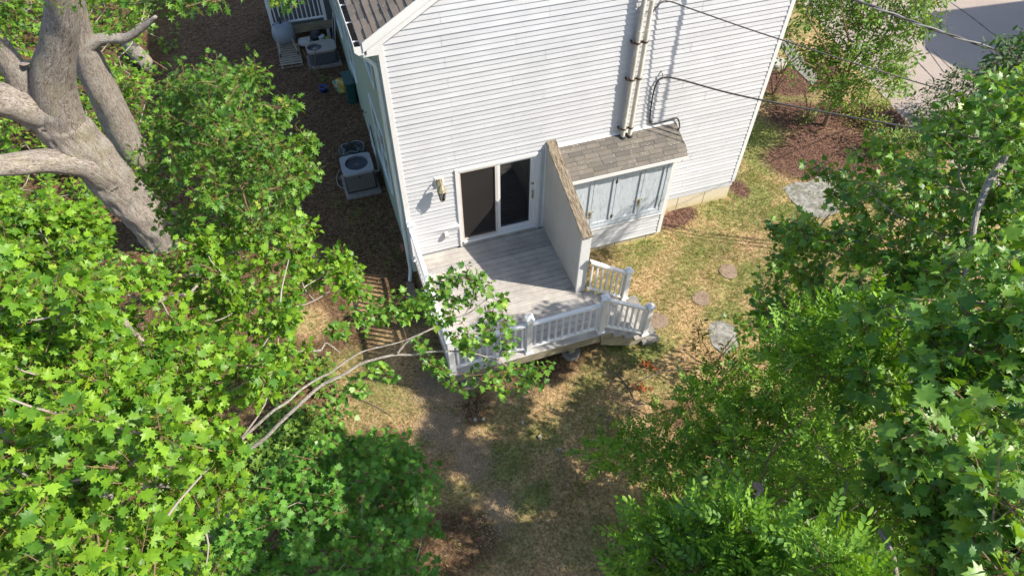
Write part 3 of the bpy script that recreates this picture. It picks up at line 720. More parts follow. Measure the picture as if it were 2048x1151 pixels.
# ------------------------------------------------------------------ utility closet built out from the gable
clo = thing('utility_closet', 'lean-to closet with weathered blue-grey doors and shingled roof', 'closet', (4.6, 0, 0))
CX0, CX1, CY = 3.262, 5.86, -.60
m = MB(); m.box(CX0, CX1-.02, CY+.02, -.019, .11, 2.36); m.build('wall', M['white'], clo)
m = MB(); m.box(CX0+.02, CX1-.06, CY+.06, .008, -.6, .11); cf = m.build('foundation', M['concrete'], clo)
for x in np.arange(3.5, 5.8, .41):
    m = MB(); m.box(x-.004, x+.004, CY+.055, CY+.07, -.5, .109); m.build('joint', M['crack'], cf)
cw = None
for r_ in range(3):
    z0 = .115+r_*2*CP
    panel_piece(CX0, CX1-.09, z0, 2, None, CY+.016, None, None, None, 'siding_panel', clo)
m = MB(); m.box(CX1-.088, CX1+.012, CY-.012, CY+.10, .085, 2.30, .004); m.build('corner_trim', M['trim'], clo)
# right cheek siding
for r_ in range(12):
    m = MB(); z0 = .115+r_*2*CP; x = CX1-.018
    pr = []
    for k in range(2):
        if z0+k*CP+CP > 2.45: break
        pr += [(x+.017, z0+k*CP), (x+.003, z0+k*CP+CP)]
    n = len(pr); m.v = [(a, CY+.105, z) for a, z in pr]+[(a, -.02, z) for a, z in pr]; m.f = [(i, i+1, n+i+1, n+i) for i in range(n-1)]
    m.build('siding_panel', M['white'], clo)
# door frame and four doors
fz0, fz1 = .86, 2.27; fx0, fx1 = 3.30, 5.77
m = MB(); m.box(fx0, fx1, CY-.03, CY+.018, fz0-.09, fz0, .004); m.box(fx0, fx1, CY-.03, CY+.018, fz1, fz1+.08, .004); m.box(fx1-.10, fx1, CY-.029, CY+.017, fz0+.001, fz1-.001, .004); m.box(fx0, fx0+.05, CY-.029, CY+.017, fz0+.001, fz1-.001, .004)
m.build('door_frame', M['plywood'], clo)
m = MB(); m.box(fx0-.03, fx1+.02, CY-.035, CY+.018, fz0-.125, fz0-.093, .004); m.build('sill_trim', M['trim'], clo)
bd = [3.355, 3.945, 4.475, 5.12, 5.665]
for i in range(4):
    a, b_ = bd[i]+.004, bd[i+1]-.004; st = .075
    m = MB(); m.box(a, b_, CY-.020, CY+.016, fz0+.004, fz0+.10, .003); m.box(a, b_, CY-.020, CY+.016, fz1-.09, fz1-.004, .003)
    m.box(a, a+st, CY-.020, CY+.016, fz0+.101, fz1-.091, .003); m.box(b_-st, b_, CY-.020, CY+.016, fz0+.101, fz1-.091, .003)
    d = m.build('door', M['plywood'], clo)
    m = MB(); m.box(a+st, b_-st, CY+.004, CY+.014, fz0+.10, fz1-.09); m.build('panel', M['plywood'], d)
    for z in (fz0+.2, fz1-.2):
        xh = a-.004 if i % 2 == 0 else b_+.004
        m = MB(); m.box(xh-.022, xh+.022, CY-.026, CY-.020, z-.04, z+.04); m.tube([(xh, CY-.028, z-.045), (xh, CY-.028, z+.045)], .006, 6); m.build('hinge', M['metal'], d)
for x, z in ((3.945, 1.32), (5.12, 1.36)):
    m = MB(); m.box(x-.10, x+.06, CY-.03, CY-.021, z, z+.04, .003); m.box(x-.02, x+.02, CY-.045, CY-.031, z-.16, z+.02, .004); m.tube(smoothpath([(x-.06, CY-.03, z-.02), (x-.08, CY-.05, z-.07), (x-.03, CY-.05, z-.10), (x+.01, CY-.035, z-.06)], 3), .006, 6)
    m.build('latch', M['lamp'], clo)
# closet roof
RZ0, RZ1, RY = 2.85, 2.505, -.76
RX0, RX1 = 3.255, 6.00
m = MB(); m.prism([(-.001, RZ0-.014), (RY, RZ1-.014), (RY, RZ1-.075), (-.001, RZ0-.075)], 0, RX0, RX1); cr = m.build('roof', M['shingle'], clo)
m = MB(); m.box(RX0, RX1-.01, RY-.022, RY-.002, RZ1-.10, RZ1-.012, .003); m.build('fascia', M['trim'], clo)
m = MB(); m.prism([(-.02, RZ0-.078), (RY+.02, RZ1-.078), (RY+.02, RZ1-.16), (-.02, RZ0-.16)], 0, RX1-.12, RX1-.095); m.build('fascia', M['trim'], clo)
L_ = math.hypot(RY, RZ0-RZ1); cy_, sy_ = -RY/L_, (RZ0-RZ1)/L_
xd2 = (1, 0, 0); yd2 = (0, cy_, sy_); zd2 = tuple(np.cross(xd2, yd2)); NR = 8; ex = L_/NR
ws = (.335, .29, .22, .31); sv2 = []
for k, wd in enumerate(ws):
    mm = MB(); mm.box(0, wd, -(ex+.012), 0, 0, (.009, .013, .008, .011)[k], .002); sv2.append(mm.mesh('shingle', M['shingle']))
for row in range(NR):
    d = (row+1)*ex; x = RX0-.01; k = row
    off = (row % 3)*.11
    pos = lambda x: (x-4.6, RY+d*cy_-.002, RZ1+d*sy_-.013)
    while x < RX1+.005-.16:
        k = random.randrange(4); 
        if x+ws[k] > RX1+.02: k = 2
        place_sh(sv2[k], cr, pos(x), xd2, yd2, zd2); x += ws[k]+.004
    rem = RX1+.01-x
    if rem > .03:
        mm = MB(); mm.box(0, rem, -(ex+.012), 0, 0, .010, .002); place_sh(mm.mesh('shingle', M['shingle']), cr, pos(x), xd2, yd2, zd2)
m = MB(); m.prism([(-.02, RZ0+.035), (-.022, RZ0-.01), (-.05, RZ0-.022), (-.05, RZ0-.012), (-.026, RZ0+.0), (-.025, RZ0+.035)], 0, RX0, RX1-.02); m.build('flashing', M['trim'], clo)

# ------------------------------------------------------------------ conduits and service cables
def conduit(x, zt, label):
    c = thing('conduit_riser', label, 'conduit', (x, -.12, RZ0-.06))
    zb = RZ0-.12*(RZ0-RZ1)/abs(RY)-.01
    m = MB(); m.lathe([(.046, zb), (.046, zt)], (x, -.115, 0), 16); m.build('pipe', M['pvc'], c, smooth=False)
    m = MB(); m.lathe([(.053, 5.02), (.053, 5.20)], (x, -.115, 0), 16); m.build('coupling', M['pvc'], c)
    for z in (3.02, 4.18, 4.95, 6.2, 7.0):
        if z > zt: continue
        m = MB(); m.lathe([(.052, z-.018), (.056, z-.018), (.056, z+.018), (.052, z+.018)], (x, -.115, 0), 16, False, False); m.box(x-.10, x-.052, -.125, -.105, z-.02, z+.02); m.box(x-.10, x-.085, -.104, -.014, z-.025, z+.025); m.build('clamp', M['rust'], c)
    m = MB(); m.lathe([(.055, zb), (.075, zb-.0), (.055, zb+.05)], (x, -.115, 0), 14); m.build('roof_boot', M['dark'], c)
    return c
conduit(4.725, 7.6, 'left one of two pale conduit pipes up the white gable')
conduit(4.885, 5.75, 'right one of two pale conduit pipes up the white gable')
AZ = np.array([math.cos(R(-30.3)), math.sin(R(-30.3)), 0])
def cable(name, label, pts, rad, mat, extra=None, twist=0):
    t = thing(name, label, 'cable', tuple(pts[0]))
    P = smoothpath(pts, 8)
    if twist:
        for s in range(2):
            m = MB(); Q = []
            L = 0
            for i in range(len(P)*4-3):
                a = P[i//4]; b_ = P[min(i//4+1, len(P)-1)]; p = a+(b_-a)*((i % 4)/4)
                L = i*0.11*2.2; ang = L*3.1+s*math.pi
                Q.append(p+np.array([0, 0, 1])*math.sin(ang)*rad*.8+np.array([AZ[1], -AZ[0], 0])*math.cos(ang)*rad*.8)
            m.tube(Q, rad*.8, 6); m.build('strand', (mat, M['alucable'])[s], t)
    else:
        m = MB(); m.tube(P, rad, 8); m.build('conductor', mat, t, smooth=True)
    if extra:
        for nm, pp, rr, mt in extra:
            m = MB(); m.tube(smoothpath(pp, 6), rr, 7); m.build(nm, mt, t, smooth=True)
    return t
a1 = np.array([5.17, -.05, 5.58])
cable('service_cable', 'upper black service cable running from conduit over the street tree', [(4.89, -.10, 5.30), (4.90, -.13, 5.46), (5.0, -.12, 5.60), (5.2, -.10, 5.66), (5.7, -.36, 5.52), (7.06, -1.11, 5.14), (10.02, -2.84, 4.46), (14.5, -5.46, 3.75), (22, -9.8, 3.4)], .012, M['cable'],
      [('wall_hook', [(5.17, -.0, 5.70), (5.17, -.06, 5.70), (5.19, -.09, 5.64)], .014, M['metal'])])
cable('service_cable', 'lower black cable hooked to gable and looped over closet roof', [(5.42, -.03, 2.97), (5.36, -.035, 3.05), (5.32, -.04, 3.4), (5.31, -.05, 3.75), (5.34, -.06, 3.95), (5.45, -.07, 4.04), (5.75, -.22, 4.03), (7.14, -1.02, 3.79), (10.49, -2.98, 3.53), (15, -5.6, 3.3), (22, -9.7, 3.3)], .017, M['cable'],
      [('tail', [(5.36, -.03, 3.0), (5.44, -.04, 2.92), (5.7, -.045, 2.925), (5.95, -.05, 2.95), (6.03, -.07, 2.92), (6.04, -.16, 2.80), (5.985, -.22, 2.775)], .017, M['cable']), ('wall_hook', [(5.42, 0, 4.16), (5.42, -.06, 4.15), (5.44, -.08, 4.05)], .013, M['metal'])])
cable('triplex_cable', 'twisted grey overhead cable crossing the upper right corner', [(5.62, -.03, 6.75), (8.08, -1.45, 5.88), (10.74, -3.0, 5.17), (15, -5.5, 4.5), (22, -9.6, 4.2)], .019, M['cable'], None, 1)

# ------------------------------------------------------------------ privacy wall
pw = thing('privacy_wall', 'tall white screen wall with weathered wood cap between deck and closet', 'screen wall', (3.15, -1.05, .6))
PX0, PX1 = 3.06, 3.25
def pz(y): return 2.985+(y+.02)*(2.985-2.27)/2.08
m = MB(); m.prism([(-.005, .30), (-2.05, .30), (-2.05, pz(-2.05)-.004), (-.005, pz(-.005)-.004)], 0, PX0+.012, PX1-.004); m.build('core', simple('groove_shadow_grey', (0.30, 0.30, 0.29), 0.7, 0.05), pw)
y = -.02
while y > -2.04:
    y2 = max(y-.0635, -2.045)
    m = MB(); m.prism([(y-.003, .625), (y2+.003, .625), (y2+.003, pz(y2)-.006), (y-.003, pz(y)-.006)], 0, PX0, PX0+.0115); m.build('panel_strip', M['privboard'] if 'privboard' in M else M['white'], pw, fix=True); y = y2
m = MB(); m.box(PX0-.012, PX1+.006, -2.10, -2.051, .45, pz(-2.1)-.004, .004); m.build('end_trim', M['trim'], pw)
m = MB(); m.box(PX0-.03, PX0-.001, -.055, -.020, .625, pz(-.05)-.01, .003); m.build('corner_trim', M['trim'], pw)
m = MB(); 
ys = np.linspace(-.0, -2.135, 14); b0 = 0
for y in ys:
    jx = random.uniform(-.004, .004)
    for (x, dz) in ((PX0-.014+jx, 0), (PX1+.008+jx, 0), (PX1+.008+jx, .034), (PX0-.014+jx, .034)): m.v.append((x, y, pz(y)+dz+random.uniform(-.0015, .0015)))
for i in range(len(ys)-1):
    for k in range(4): m.f.append((4*i+k, 4*i+(k+1) % 4, 4*i+4+(k+1) % 4, 4*i+4+k))
m.f += [(0, 1, 2, 3), tuple(4*(len(ys)-1)+k for k in range(4))]
m.build('cap_board', M['weathered'], pw)

# ------------------------------------------------------------------ deck
DZ = 0.61
deck = thing('deck', 'raised grey composite deck with white railing and stairs', 'deck', (1.6, -1.6, 0))
BW = .1375; GAP = .008; y = -.064
meL = MB(); meL.box(-1.575, 1.53, -BW/2, BW/2, -.028, 0, .004); meL = meL.mesh('deck_board', M['deck'])
yy = y-BW/2
k = 0
while yy-BW/2 > -3.20:
    inst('deck_board', meL, deck, (1.6, yy, DZ)); yy -= BW+GAP
yl = yy+BW/2
m = MB(); m.box(0.025, 3.13, -3.285, yl-.0, DZ-.028, DZ, .004); m.build('deck_board', M['deck'], deck)
m = MB(); m.box(3.133, 3.16, -3.285, -2.12, DZ-.17, DZ-.001, .003); m.build('edge_board', M['deck'], deck)
m = MB(); m.box(0.03, 3.13, -3.262, -3.225, DZ-.275, DZ-.03, .003); m.box(0.03, 0.068, -3.224, -.02, DZ-.275, DZ-.03, .003); m.box(3.09, 3.128, -3.224, -.02, DZ-.275, DZ-.03, .003); m.build('rim_joist', M['ptwood'], deck)
m = MB()
for x in np.arange(.45, 3.0, .406): m.box(x-.019, x+.019, -3.223, -.02, DZ-.22, DZ-.031)
m.build('joists', M['ptwood'], deck)
m = MB(); m.box(.1, 3.05, -3.06, -2.97, DZ-.46, DZ-.277, .003); m.build('beam', M['ptwood'], deck)
for x in (.42, 2.63):
    zt = tz(x, -3.0)
    m = MB(); m.box(x-.065, x+.065, -3.08, -2.95, zt+.05, DZ-.462, .006); m.build('support_post', M['ptwood'], deck)
    m = MB(); m.lathe([(.20, zt-.1), (.20, zt+.06), (.185, zt+.075)], (x, -3.02, 0), 20); m.build('footing', M['pad'], deck)
m = MB(); m.box(.10, .23, -.25, -.12, tz(.1, -.2)-.05, DZ-.28, .006); m.build('support_post', M['ptwood'], deck)

def railing(name):
    o = bpy.data.objects.new(name, None); COL.objects.link(o); o.parent = deck; return o
def post(parent, x, y, zb, zt, s=.058):
    m = MB(); m.box(x-s, x+s, y-s, y+s, zb, zt, .006); p = m.build('post', M['vinyl'], parent)
    m = MB(); q = s+.022
    m.box(x-q, x+q, y-q, y+q, zt, zt+.03, .004)
    m.add([(x-q+.006, y-q+.006, zt+.0305), (x+q-.006, y-q+.006, zt+.0305), (x+q-.006, y+q-.006, zt+.0305), (x-q+.006, y+q-.006, zt+.0305), (x, y, zt+.075)], [(0, 1, 4), (1, 2, 4), (2, 3, 4), (3, 0, 4), (0, 3, 2, 1)])
    m.build('post_cap', M['vinyl'], p)
    m = MB(); q = s+.024; m.box(x-q, x+q, y-q, y+q, zb+.001, zb+.035, .008); m.build('post_skirt', M['vinyl'], p)
RT_, RB_ = DZ+.90, DZ+.12
bal = MB(); bal.box(-.019, .019, -.019, .019, 0, RT_-.06-(RB_+.05)+.002, .002); bal = bal.mesh('baluster', M['vinyl'])
def level_run(parent, p0, p1, nb):
    p0 = np.array(p0); p1 = np.array(p1); d = p1-p0; L = np.linalg.norm(d); ang = math.atan2(d[1], d[0])
    for nm, z0, z1, wd in (('top_rail', RT_-.06, RT_, .045), ('bottom_rail', RB_, RB_+.05, .03)):
        m = MB(); m.box(0, L, -wd, wd, 0, z1-z0, .008); me = m.mesh(nm, M['vinyl']); inst(nm, me, parent, (p0[0], p0[1], z0), (0, 0, ang))
    for k in range(nb):
        t = (k+.5)/nb; p = p0+d*t; inst('baluster', bal, parent, (p[0], p[1], RB_+.049), (0, 0, ang))
fr_ = railing('front_railing')
YF = -3.19
post(fr_, .06, YF, DZ, 1.68); post(fr_, 1.60, YF, DZ, 1.68); post(fr_, 3.14, YF, DZ, 1.68)
level_run(fr_, (.12, YF), (1.54, YF), 10); level_run(fr_, (1.66, YF), (3.08, YF), 10)
lr_ = railing('side_railing')
post(lr_, .06, -.10, DZ, 1.68); post(lr_, .06, -1.65, DZ, 1.68)
level_run(lr_, (.06, -.16), (.06, -1.59), 11); level_run(lr_, (.06, -1.71), (.06, YF+.06), 11)
# stairs
st_ = railing('stairs')
TR = .262; RS = .176; SX = 3.165
tb = MB(); tb.box(0, .128, -3.30, -2.13, -.026, 0, .004)
for i in range(4):
    zt = DZ-.0-(i)*RS-(0.0 if i else .004)
    x0 = SX+i*TR
    for q in range(2):
        m = MB(); m.box(x0+q*.134, x0+q*.134+.130, -3.29, -2.14, zt-.026, zt, .004); m.build('tread_board', M['deck'], st_)
    m = MB(); m.box(x0+.235, x0+.25, -3.22, -2.20, zt-RS+.001, zt-.027); m.build('riser', M['ptwood'], st_)
for y0 in (-3.255, -2.215):
    pts = [(SX+.002, DZ-.03)]
    for i in range(4):
        pts += [(SX+(i+1)*TR-.03, DZ-.03-i*RS), (SX+(i+1)*TR-.03, DZ-.03-(i+1)*RS)] if i < 3 else [(SX+4*TR-.03, DZ-.03-3*RS), (SX+4*TR-.03, -.16)]
    pts += [(SX+3*TR-.05, -.16), (SX+.002, DZ-.40)]
    m = MB(); m.prism(pts, 1, y0, y0+.038); m.build('stringer', M['ptwood'], st_)
sr_ = railing('stair_railing')
def stair_run(y, xs0, xs1, post_up):
    zl = tz(4.2, y)
    post(sr_, 4.20, y, DZ-3*RS, .985 if y < -3 else .975)
    z_t0, z_t1 = 1.62, .96; z_b0, z_b1 = .80, .16
    for nm, a, b_, wd, h in (('top_rail', z_t0, z_t1, .042, .06), ('bottom_rail', z_b0, z_b1, .03, .05)):
        m = MB(); m.prism([(xs0, a-h), (xs1, b_-h), (xs1, b_), (xs0, a)], 1, y-wd, y+wd); m.build(nm, M['vinyl'], sr_)
    nb = 7
    for k in range(nb):
        t = (k+.5)/nb; x = xs0+(xs1-xs0)*t; za = z_b0+(z_b1-z_b0)*t-.01; zb = z_t0+(z_t1-z_t0)*t-.055
        m = MB(); m.box(x-.018, x+.018, y-.018, y+.018, za, zb, .002); m.build('baluster', M['vinyl'], sr_)
stair_run(YF, 3.20, 4.142, True); stair_run(-2.17, 3.262, 4.142, False)
pad = MB(); pad.prism([(4.14, -3.33), (4.52, -3.33), (4.55, -2.1), (4.14, -2.08)], 2, -.24, -.055); tag(pad.build('landing_slab', M['pad']), 'flat concrete slab at the foot of the deck stairs', 'slab')

# ------------------------------------------------------------------ things in the side yard
def tub_path(c, r0, r1, turns, n, zf, seed=0):
    rr = random.Random(seed); P = []
    for i in range(n):
        a = i/n*turns*2*math.pi; r_ = r0+(r1-r0)*rr.random(); P.append((c[0]+r_*math.cos(a), c[1]+r_*math.sin(a)*.9, c[2]+zf(i/n)+rr.uniform(-.015, .015)))
    return P
def fan(parent, c, rad, mat):
    m = MB(); m.lathe([(.06, -.05), (.075, -.03), (.075, .0), (.05, .015)], c, 14); m.build('fan_hub', mat, parent)
    for k in range(3):
        m = MB(); a = k*2*math.pi/3+.4; vs = []
        for i in range(5):
            t = i/4; r_ = .06+(rad-.08)*t
            for s, dz in ((-.30-.25*t, -.035), (.30+.2*t, .03)):
                vs.append((c[0]+r_*math.cos(a+s), c[1]+r_*math.sin(a+s), c[2]-.02+dz))
        m.add(vs, [(2*i, 2*i+1, 2*i+3, 2*i+2) for i in range(4)]); m.build('fan_blade', mat, parent)
def rrect(x0, x1, y0, y1, r_, n=6, cut=None):
    P = []
    for cx, cy, a0 in ((x1-r_, y1-r_, 0), (x0+r_, y1-r_, 90), (x0+r_, y0+r_, 180), (x1-r_, y0+r_, 270)):
        for i in range(n+1):
            a = R(a0+90*i/n); P.append((cx+r_*math.cos(a), cy+r_*math.sin(a)))
    return P
def ring_top(m, outer, c, rad, z0, z1):
    den = []
    for i in range(len(outer)):
        a = np.array(outer[i]); b_ = np.array(outer[(i+1) % len(outer)]); k = max(1, int(np.linalg.norm(b_-a)/.05))
        den += [tuple(a+(b_-a)*t/k) for t in range(k)]
    outer = den; n = len(outer); inn = []
    for p in outer:
        a = math.atan2(p[1]-c[1], p[0]-c[0]); inn.append((c[0]+rad*math.cos(a), c[1]+rad*math.sin(a)))
    vs = [(x, y, z0) for x, y in outer]+[(x, y, z1) for x, y in outer]+[(x, y, z1) for x, y in inn]+[(x, y, z1-.12) for x, y in inn]
    fs = []
    for i in range(n):
        j = (i+1) % n
        fs += [(i, j, n+j, n+i), (n+i, n+j, 2*n+j, 2*n+i), (2*n+i, 2*n+j, 3*n+j, 3*n+i)]
    m.add(vs, fs); return m
# near condenser
g0 = tz(-.6, 3.5)
ac = thing('air_conditioner', 'grey condenser with large round fan opening near the house corner', 'condenser', (-.61, 3.55, g0), 'air conditioners along the side wall')
m = MB(); m.box(-1.06, -.16, 3.08, 4.02, g0-.04, g0+.09, .01); m.build('pad', M['pad'], ac)
z0 = g0+.09
m = MB(); m.prism(rrect(-.985, -.245, 3.22, 3.93, .07), 2, z0+.06, z0+.56); m.build('body', M['acfin'], ac)
meS = MB(); meS.box(-.0225, .0225, -.012, .0, 0, .50, .003); meS = meS.mesh('louvre_slat', M['acdark'])
for x in np.linspace(-.93, -.30, 12): inst('louvre_slat', meS, ac, (x, 3.218, z0+.06))
meS2 = MB(); meS2.box(-.012, .0, -.0225, .0225, 0, .50, .003); meS2 = meS2.mesh('louvre_slat', M['acdark'])
for y in np.linspace(3.28, 3.87, 11): inst('louvre_slat', meS2, ac, (-.988, y, z0+.06))
m = MB(); m.box(-.99, -.24, 3.21, 3.94, z0, z0+.058, .01); m.build('base_pan', M['dark'], ac)
m = MB(); ring_top(m, rrect(-1.005, -.225, 3.20, 3.95, .10), (-.61, 3.60), .285, z0+.555, z0+.62); m.build('top_cover', M['acgrey'], ac, smooth=False)
m = MB(); m.lathe([(.27, z0+.50), (.27, z0+.505)], (-.61, 3.60, 0), 24); m.build('fan_well', M['dark'], ac)
fan(ac, (-.61, 3.60, z0+.55), .27, M['acdark'])
for k in range(5):
    m = MB(); rr_ = .05+.055*k; m.tube([(-.61+rr_*math.cos(a), 3.60+rr_*math.sin(a), z0+.605) for a in np.linspace(0, 2*math.pi, 25)], .004, 5, False); m.build('guard_ring', M['dark'], ac)
m = MB(); m.lathe([(.03, 0), (.03, -.006)], (-.62, 3.206, z0+.47), 12, axis=1); m.build('badge', M['dark'], ac)
m = MB(); m.tube(smoothpath([(-.25, 3.66, z0+.2), (-.12, 3.66, z0+.18), (-.08, 3.7, z0+.25), (-.07, 3.9, z0+.7), (-.06, 4.3, z0+.8), (-.02, 4.5, z0+.85)], 4), .028, 8); m.build('refrigerant_line', M['whiteplastic'], ac, smooth=True)
m = MB(); m.tube(smoothpath([(-.20, 3.60, z0+.1), (-.10, 3.6, z0+.02), (-.05, 3.8, z0+.4), (-.05, 4.2, z0+1.2)], 4), .012, 6); m.build('power_whip', M['dark'], ac)
# hose heap behind it
hs = thing('garden_hose', 'dark coiled hose heaped on a reel behind the near condenser', 'hose', (-.62, 4.55, g0))
for k, (mt, sd) in enumerate(((M['hose'], 1), (M['hose'], 2), (M['greyhose'], 3))):
    m = MB(); m.tube(smoothpath(tub_path((-.60, 4.55, g0+.08), .12, .38, 7, 64, lambda t: .34*math.sin(t*3.1)+.03, sd), 3), .013, 6); m.build('coil', mt, hs, smooth=True)
m = MB(); m.tube(smoothpath([(-.95, 4.4, g0+.05), (-1.15, 4.1, g0+.03), (-1.18, 3.7, g0+.03), (-1.02, 3.5, g0+.03)], 6), .013, 6); m.build('loose_end', M['greyhose'], hs, smooth=True)
m = MB(); m.box(-.88, -.36, 4.42, 4.46, g0, g0+.30, .01); m.box(-.88, -.36, 4.66, 4.70, g0, g0+.30, .01); m.lathe([(.10, -.14), (.10, .14)], (-.62, 4.56, g0+.25), 12, axis=1); m.build('reel', M['darkgreen'], hs)
# far condenser
g1 = tz(-.7, 9.6)
ac2 = thing('air_conditioner', 'beige topped condenser with dark coil beside the neighbouring deck', 'condenser', (-.68, 9.65, g1), 'air conditioners along the side wall')
m = MB(); m.box(-1.18, -.16, 9.28, 10.05, g1-.04, g1+.07, .01); m.build('pad', M['pad'], ac2)
m = MB(); m.prism(rrect(-1.10, -.24, 9.36, 9.98, .16), 2, g1+.07, g1+.47); m.build('coil', M['acfin'], ac2)
for z in np.linspace(g1+.10, g1+.45, 7):
    m = MB(); m.prism(rrect(-1.108, -.232, 9.352, 9.988, .165), 2, z, z+.012); m.build('louvre', M['acdark'], ac2)
m = MB(); ring_top(m, rrect(-1.125, -.215, 9.335, 10.005, .18), (-.86, 9.67), .225, g1+.47, g1+.53); m.build('top_cover', M['acbeige'], ac2)
m = MB(); m.lathe([(.22, g1+.42), (.22, g1+.425)], (-.86, 9.67, 0), 20); m.build('fan_well', simple('rusty_well', (0.10, 0.06, 0.05), 0.8, 0.3, 10), ac2)
fan(ac2, (-.86, 9.67, g1+.47), .21, M['acbeige'])
# pallet
pg = tz(-1.65, 10.0)
pal = thing('wooden_pallet', 'weathered wooden pallet lying on the dirt beside the far condenser', 'pallet', (-1.65, 10.15, pg))
slat = MB(); slat.box(-.34, .34, -.045, .045, 0, .02, .003); slat = slat.mesh('slat', M['pallet'])
for y in np.linspace(9.66, 10.75, 9): inst('slat', slat, pal, (-1.65+random.uniform(-.01, .01), y, pg+.11), (0, 0, random.uniform(-.02, .02)))
for x in (-1.94, -1.65, -1.36):
    m = MB(); m.box(x-.02, x+.02, 9.62, 10.80, pg+.02, pg+.108, .003); m.build('runner', M['pallet'], pal)
for y in (9.68, 10.2, 10.72): inst('slat', slat, pal, (-1.65, y, pg-.001))
# wheelbarrow stood on its handles
wb = thing('wheelbarrow', 'grey poly wheelbarrow tipped up on its wooden handles over the pallet', 'wheelbarrow', (-1.62, 10.3, pg+.13))
def wbp(u_, v_, w_):        # tray frame: u across, v up the tray, w outwards towards the viewer
    o = np.array([-1.66, 10.48, pg+.62]); vv = np.array([-.05, .34, .94]); vv /= np.linalg.norm(vv); uu = np.array([1, .08, 0]); uu /= np.linalg.norm(uu); ww = np.cross(uu, vv)
    return o+uu*u_+vv*v_+ww*w_
m = MB(); nu, nv = 14, 10; b0 = 0
for i in range(nv+1):
    t = i/nv
    for j in range(nu+1):
        s = j/nu*2-1; prof = math.sqrt(max(0, 1-s*s))*math.sqrt(max(0, 1-(2*t-1)**2))
        wdt = .16+.18*math.sqrt(max(0, 1-(2*t-1)**2))
        m.v.append(tuple(wbp(s*wdt, (t-.42)*.66, .26*prof)))
for i in range(nv):
    for j in range(nu): a = i*(nu+1)+j; m.f.append((a, a+1, a+nu+2, a+nu+1))
tr_ = m.build('tray', M['greyplastic'], wb, smooth=True); sm = tr_.modifiers.new('t', 'SOLIDIFY'); sm.thickness = .008
rim = [wbp(s*(.16+.18*math.sqrt(max(0, 1-(2*t-1)**2))), (t-.42)*.66, 0) for s, t in [(-1, 0), (-1, .1), (-1, .5), (-1, .9), (-1, 1), (1, 1), (1, .9), (1, .5), (1, .1), (1, 0), (-1, 0)]]
m = MB(); m.tube(smoothpath(rim, 5), .016, 6); m.build('rim', M['greyplastic'], wb, smooth=True)
for s in (-1, 1):
    foot = np.array([-1.66+s*.28, 10.05, pg+.145]); topp = wbp(s*.15, .30, .12)
    m = MB(); m.tube([foot, foot+(topp-foot)*.55, topp], .018, 6); m.build('handle', M['woodhandle'], wb)
    m = MB(); m.tube([foot, foot+(topp-foot)*.12], .024, 8); m.build('grip', M['dark'], wb)
m = MB(); c = wbp(0, .36, -.10); m.lathe([(.10, -.04), (.17, -.035), (.18, 0), (.17, .035), (.10, .04)], c, 18, axis=0); m.build('wheel', M['blackpot'], wb, smooth=True)
# tubs and odds and ends by the neighbouring deck
def bucket(label, c, r0, r1, h, mat, tilt=None, name='bucket', parts=None):
    t = thing(name, label, name.split('_')[-1], tuple(c))
    m = MB(); m.lathe([(r0*.98, 0), (r0, .01), (r1, h), (r1+.012, h), (r1+.012, h-.03), (r1-.006, h-.005), (r0-.008, .012)], (0, 0, 0), 20, True, False)
    me = m.mesh('shell', mat, (0, 0, 0), True); o = bpy.data.objects.new('shell', me); COL.objects.link(o); o.parent = t
    if tilt: t.rotation_euler = tilt
    return t
gz = tz(-1.0, 10.8)
t = bucket('white plastic bucket lying on its side next to the grey wheelbarrow', (-1.26, 10.72, gz+.16), .13, .17, .42, M['whiteplastic'], (R(84), 0, R(68)))
m = MB(); m.tube([(.17*math.cos(a), .17*math.sin(a)*.3+.1, .40-.14*math.sin(a)) for a in np.linspace(0, math.pi, 12)], .004, 5); o = m.build('bail', M['metal'], None); o.parent = t
t = bucket('pale bucket holding a black bag behind the far condenser', (-.72, 10.45, gz), .14, .17, .34, M['whiteplastic'])
m = MB(); m.lathe([(.02, .0), (.15, .05), (.20, .16), (.16, .27), (.05, .31)], (0, 0, .26), 12); o = m.build('black_bag', M['blackpot'], None, smooth=True); o.parent = t
m = MB(); m.lathe([(.10, 0), (.11, .008), (.11, .03), (.09, .036)], (-.57, 10.32, gz+.45), 20); pl = m.build('jar', M['whiteplastic'], None, smooth=True)
m2 = MB(); m2.lathe([(.085, -.45), (.10, -.40), (.10, -.01)], (-.57, 10.32, gz+.45), 16); jb = m2.build('paint_jar', M['whiteplastic'], None, smooth=True); pl.parent = jb; pl.name = 'lid'; tag(jb, 'tall white jar with round lid behind the far condenser', 'jar')
m = MB(); m.lathe([(.09, 0), (.11, .1), (.11, .30), (.09, .36), (.03, .40)], (-.42, 10.36, gz), 16); lj = m.build('watering_jug', M['lime'], None, smooth=True); tag(lj, 'lime green jug standing by the neighbouring deck post', 'jug')
m = MB(); m.tube(smoothpath([(-.42, 10.25, gz+.30), (-.42, 10.20, gz+.24), (-.42, 10.24, gz+.14)], 4), .012, 6); o = m.build('handle', M['lime'], None); o.parent = lj
